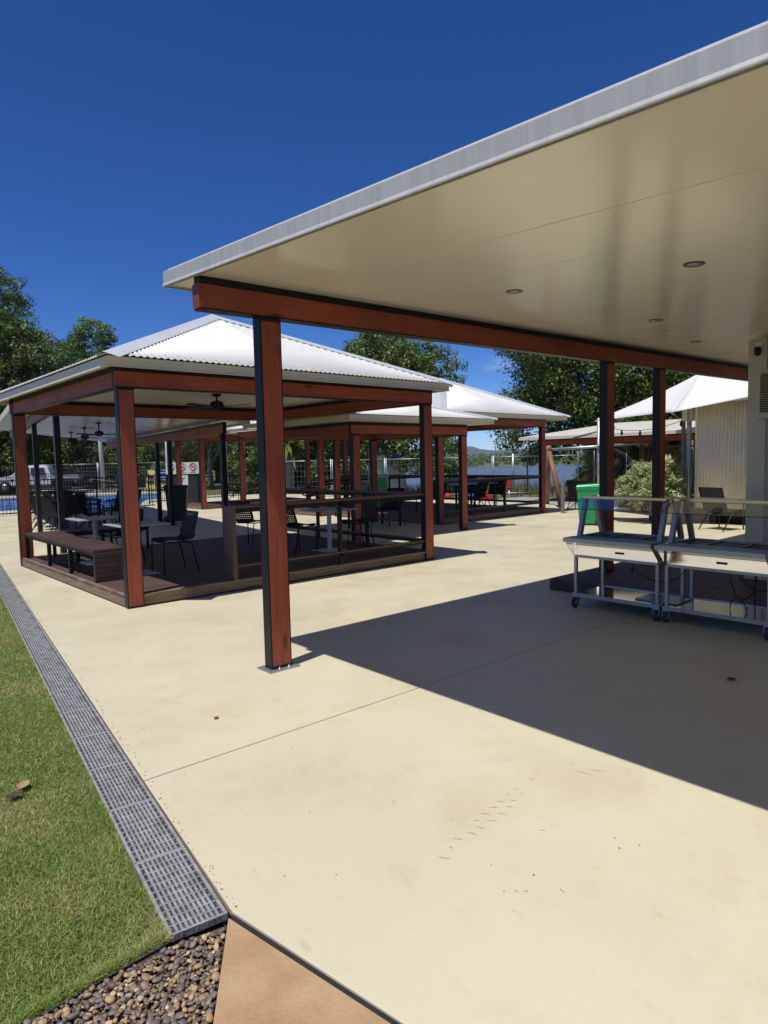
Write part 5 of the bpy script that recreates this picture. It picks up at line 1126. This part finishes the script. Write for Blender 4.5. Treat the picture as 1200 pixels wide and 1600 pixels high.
# reeds along the water
n = 9000; e = rng.uniform(-6, 30, n); nn = rng.uniform(48, 62, n); X = nn * F.x + e * RT.x; Y = nn * F.y + e * RT.y; Z = np.array([ground_z(a, b) for a, b in zip(e, nn)]) - .15
tag(grass('reeds', X, Y, 1.25, .06, mat('reed_blade', (.12, .13, .045), .7, col2=(.26, .24, .12), vscale=.4, trans=.3, island=.4), .25, Z), 'tall pale reeds along the lake edge', 'reeds', kind='stuff')
n = 16000; e = rng.uniform(-30, 22, n); nn = rng.uniform(26, 46, n); k = ~((e < -5) & (nn < 43)); e, nn = e[k], nn[k]; X = nn * F.x + e * RT.x; Y = nn * F.y + e * RT.y; Z = np.array([ground_z(a, b) for a, b in zip(e, nn)]) - .13
tag(grass('far_grass', X, Y, .12, .03, mat('far_blade', (.085, .12, .025), .7, col2=(.20, .17, .07), vscale=.3, trans=.3, island=.35), .6, Z), 'rough green grass beyond the pavilions', 'grass', kind='stuff')
# wood on the far shore
Cn, Rn = [], []
for i in range(900):
    a = random.uniform(-130, 150); b = random.uniform(268, 330); hh = random.uniform(1.4, 3.4) * (1 + .45 * math.sin(a * .035 - .6)); zz = ground_z(a, b)
    for k in range(3): Cn.append((*site(a + random.uniform(-2, 2), b), zz + hh * (k + .6) / 3)); Rn.append(random.uniform(.7, 1.5))
V, Q = leaf_cards(Cn, Rn, 10, .9, .8, 0, .7); o = link('far_shore_wood', np_mesh('far_shore_wood', V, Q, leaf_mid)); tag(o, 'low wood along the far shore of the lake', 'wood', kind='stuff')

# ------------------------------------------------------------------ air: thin even haze round the whole site
hm = bpy.data.materials.new('haze_air'); hm.use_nodes = True; t_ = hm.node_tree; t_.nodes.clear()
o_ = t_.nodes.new('ShaderNodeOutputMaterial'); v_ = t_.nodes.new('ShaderNodeVolumePrincipled'); v_.inputs['Color'].default_value = (.86, .92, 1, 1); v_.inputs['Density'].default_value = .00015; v_.inputs['Anisotropy'].default_value = .2
t_.links.new(v_.outputs[0], o_.inputs['Volume'])
hz = MB().box(-2700, 2700, -60, 3200, -4.2, 66).build('haze', hm, kind='stuff'); hz.rotation_euler.z = SITE_RZ
tag(hz, 'thin pale haze in the air over the lake and hills', 'haze', kind='stuff')

# ================================================================== SMALL LITTER
dead = mat('dead_leaf', (.22, .10, .04), .8, var=.3, vscale=20)
def dead_leaf(x, y, z, s, rz, label, m=dead):
    V = []
    for k in range(7):
        t = k / 6; w_ = .28 * math.sin(math.pi * t) ** .8 * s; zz = .18 * s * (t - .5) ** 2 * 3
        V += [((t - .5) * s, -w_, zz + w_ * .5), ((t - .5) * s, 0, zz), ((t - .5) * s, w_, zz + w_ * .5)]
    mb = MB(); mb.add(V, [(3 * k + j, 3 * k + 3 + j, 3 * k + 4 + j, 3 * k + 1 + j) for k in range(6) for j in range(2)], 0, True)
    o = mb.build('dead_leaf', m, loc=(x, y, z)); o.rotation_euler.z = rz; tag(o, label, 'leaf', 'fallen dead leaves')
dead_leaf(1.909, 3.788, .004, .045, .4, 'small reddish dead leaf on the sunlit concrete'); dead_leaf(.78, 3.66, .0, .10, 1.0, 'pale curled dead leaf on the lawn', mat('pale_dead_leaf', (.34, .22, .12), .8)); dead_leaf(.72, 3.58, .0, .09, .3, 'dark dead leaf beside the pale one on the lawn', mat('dark_dead_leaf', (.06, .04, .03), .8))
dead_leaf(4.861, 1.843, .004, .075, 2.2, 'dark dead leaf on the shaded concrete', mat('dark_dead_leaf', (.06, .04, .03), .8)); dead_leaf(1.10, 8.0, .0, .09, 2.2, 'brown dead leaf at the edge of the drain by the lawn', mat('dark_dead_leaf', (.06, .04, .03), .8))
mk = MB()
for (x0, y0, x1, y1) in [(2.368, 1.925, 2.39, 1.896), (2.298, 1.915, 2.327, 1.883), (2.231, 1.906, 2.257, 1.872), (2.167, 1.893, 2.184, 1.871), (2.207, 1.854, 2.235, 1.809), (2.135, 1.852, 2.153, 1.808), (2.283, 1.856, 2.309, 1.818), (2.361, 1.864, 2.38, 1.837), (2.423, 1.889, 2.441, 1.863), (2.455, 1.942, 2.461, 1.923), (2.522, 1.946, 2.532, 1.93), (2.498, 1.898, 2.51, 1.878), (2.656, 1.955, 2.671, 1.933), (1.993, 1.858, 2.018, 1.822), (1.938, 1.83, 1.934, 1.803), (1.857, 1.812, 1.882, 1.765), (2.733, 1.963, 2.732, 1.945), (2.072, 1.847, 2.085, 1.805), (2.308, 1.642, 2.321, 1.623), (2.9, 1.837, 2.905, 1.772), (2.963, 1.798, 2.99, 1.737), (2.035, 1.36, 2.029, 1.332), (1.903, 1.472, 1.904, 1.45), (1.927, 1.446, 1.94, 1.431)]:
    p, q = Vector((x0, y0, .0008)), Vector((x1, y1, .0008)); sd_ = (q - p).normalized().cross(UP); n_ = 6; V = []; bow = random.uniform(-.006, .004)
    for k in range(n_ + 1): t_ = k / n_; c = p.lerp(q, t_) + sd_ * bow * math.sin(math.pi * t_); hw = .0032 * math.sin(math.pi * (t_ * .9 + .08)) * random.uniform(.6, 1.1); V += [c - sd_ * hw, c + sd_ * hw]
    mk.add(V, [(2 * k, 2 * k + 1, 2 * k + 3, 2 * k + 2) for k in range(n_)])
tag(mk.build('shoe_print_marks', mat('dried_mud', (.30, .26, .17), .9, var=.3, vscale=60)), 'faint dried shoe sole marks on the sunlit concrete', 'marks', kind='stuff')
lit = MB()
spots = [(2.032, 1.476, .006), (2.428, 1.342, .006), (2.481, 1.392, .005), (1.964, 1.627, .004), (1.874, 1.494, .004), (2.94, 1.896, .004), (5.3, 2.53, .010), (4.1, 2.2, .004)]
for i in range(520):
    y = random.uniform(1.2, 9); x = random.uniform(drain_x(y, 1) + .012, 7 if random.random() < .4 else drain_x(y, 1) + .045); s = random.uniform(.0012, .005)
    if i < len(spots): x, y, s = spots[i]
    if y < 2.1 and x < 1.25 + (2.1 - y): continue
    lit_ = 1; lit.add([(x - s, y - s * .6, .0005), (x + s, y - s * .4, .0005), (x + s * .6, y + s, .0005), (x, y, .0008 + s * .7)], [(0, 1, 3), (1, 2, 3), (2, 0, 3), (0, 2, 1)])
o = lit.build('debris_specks', mat('debris', (.07, .05, .035), .9)); tag(o, 'tiny crumbs of leaf and dirt scattered on the concrete', 'debris', kind='stuff')
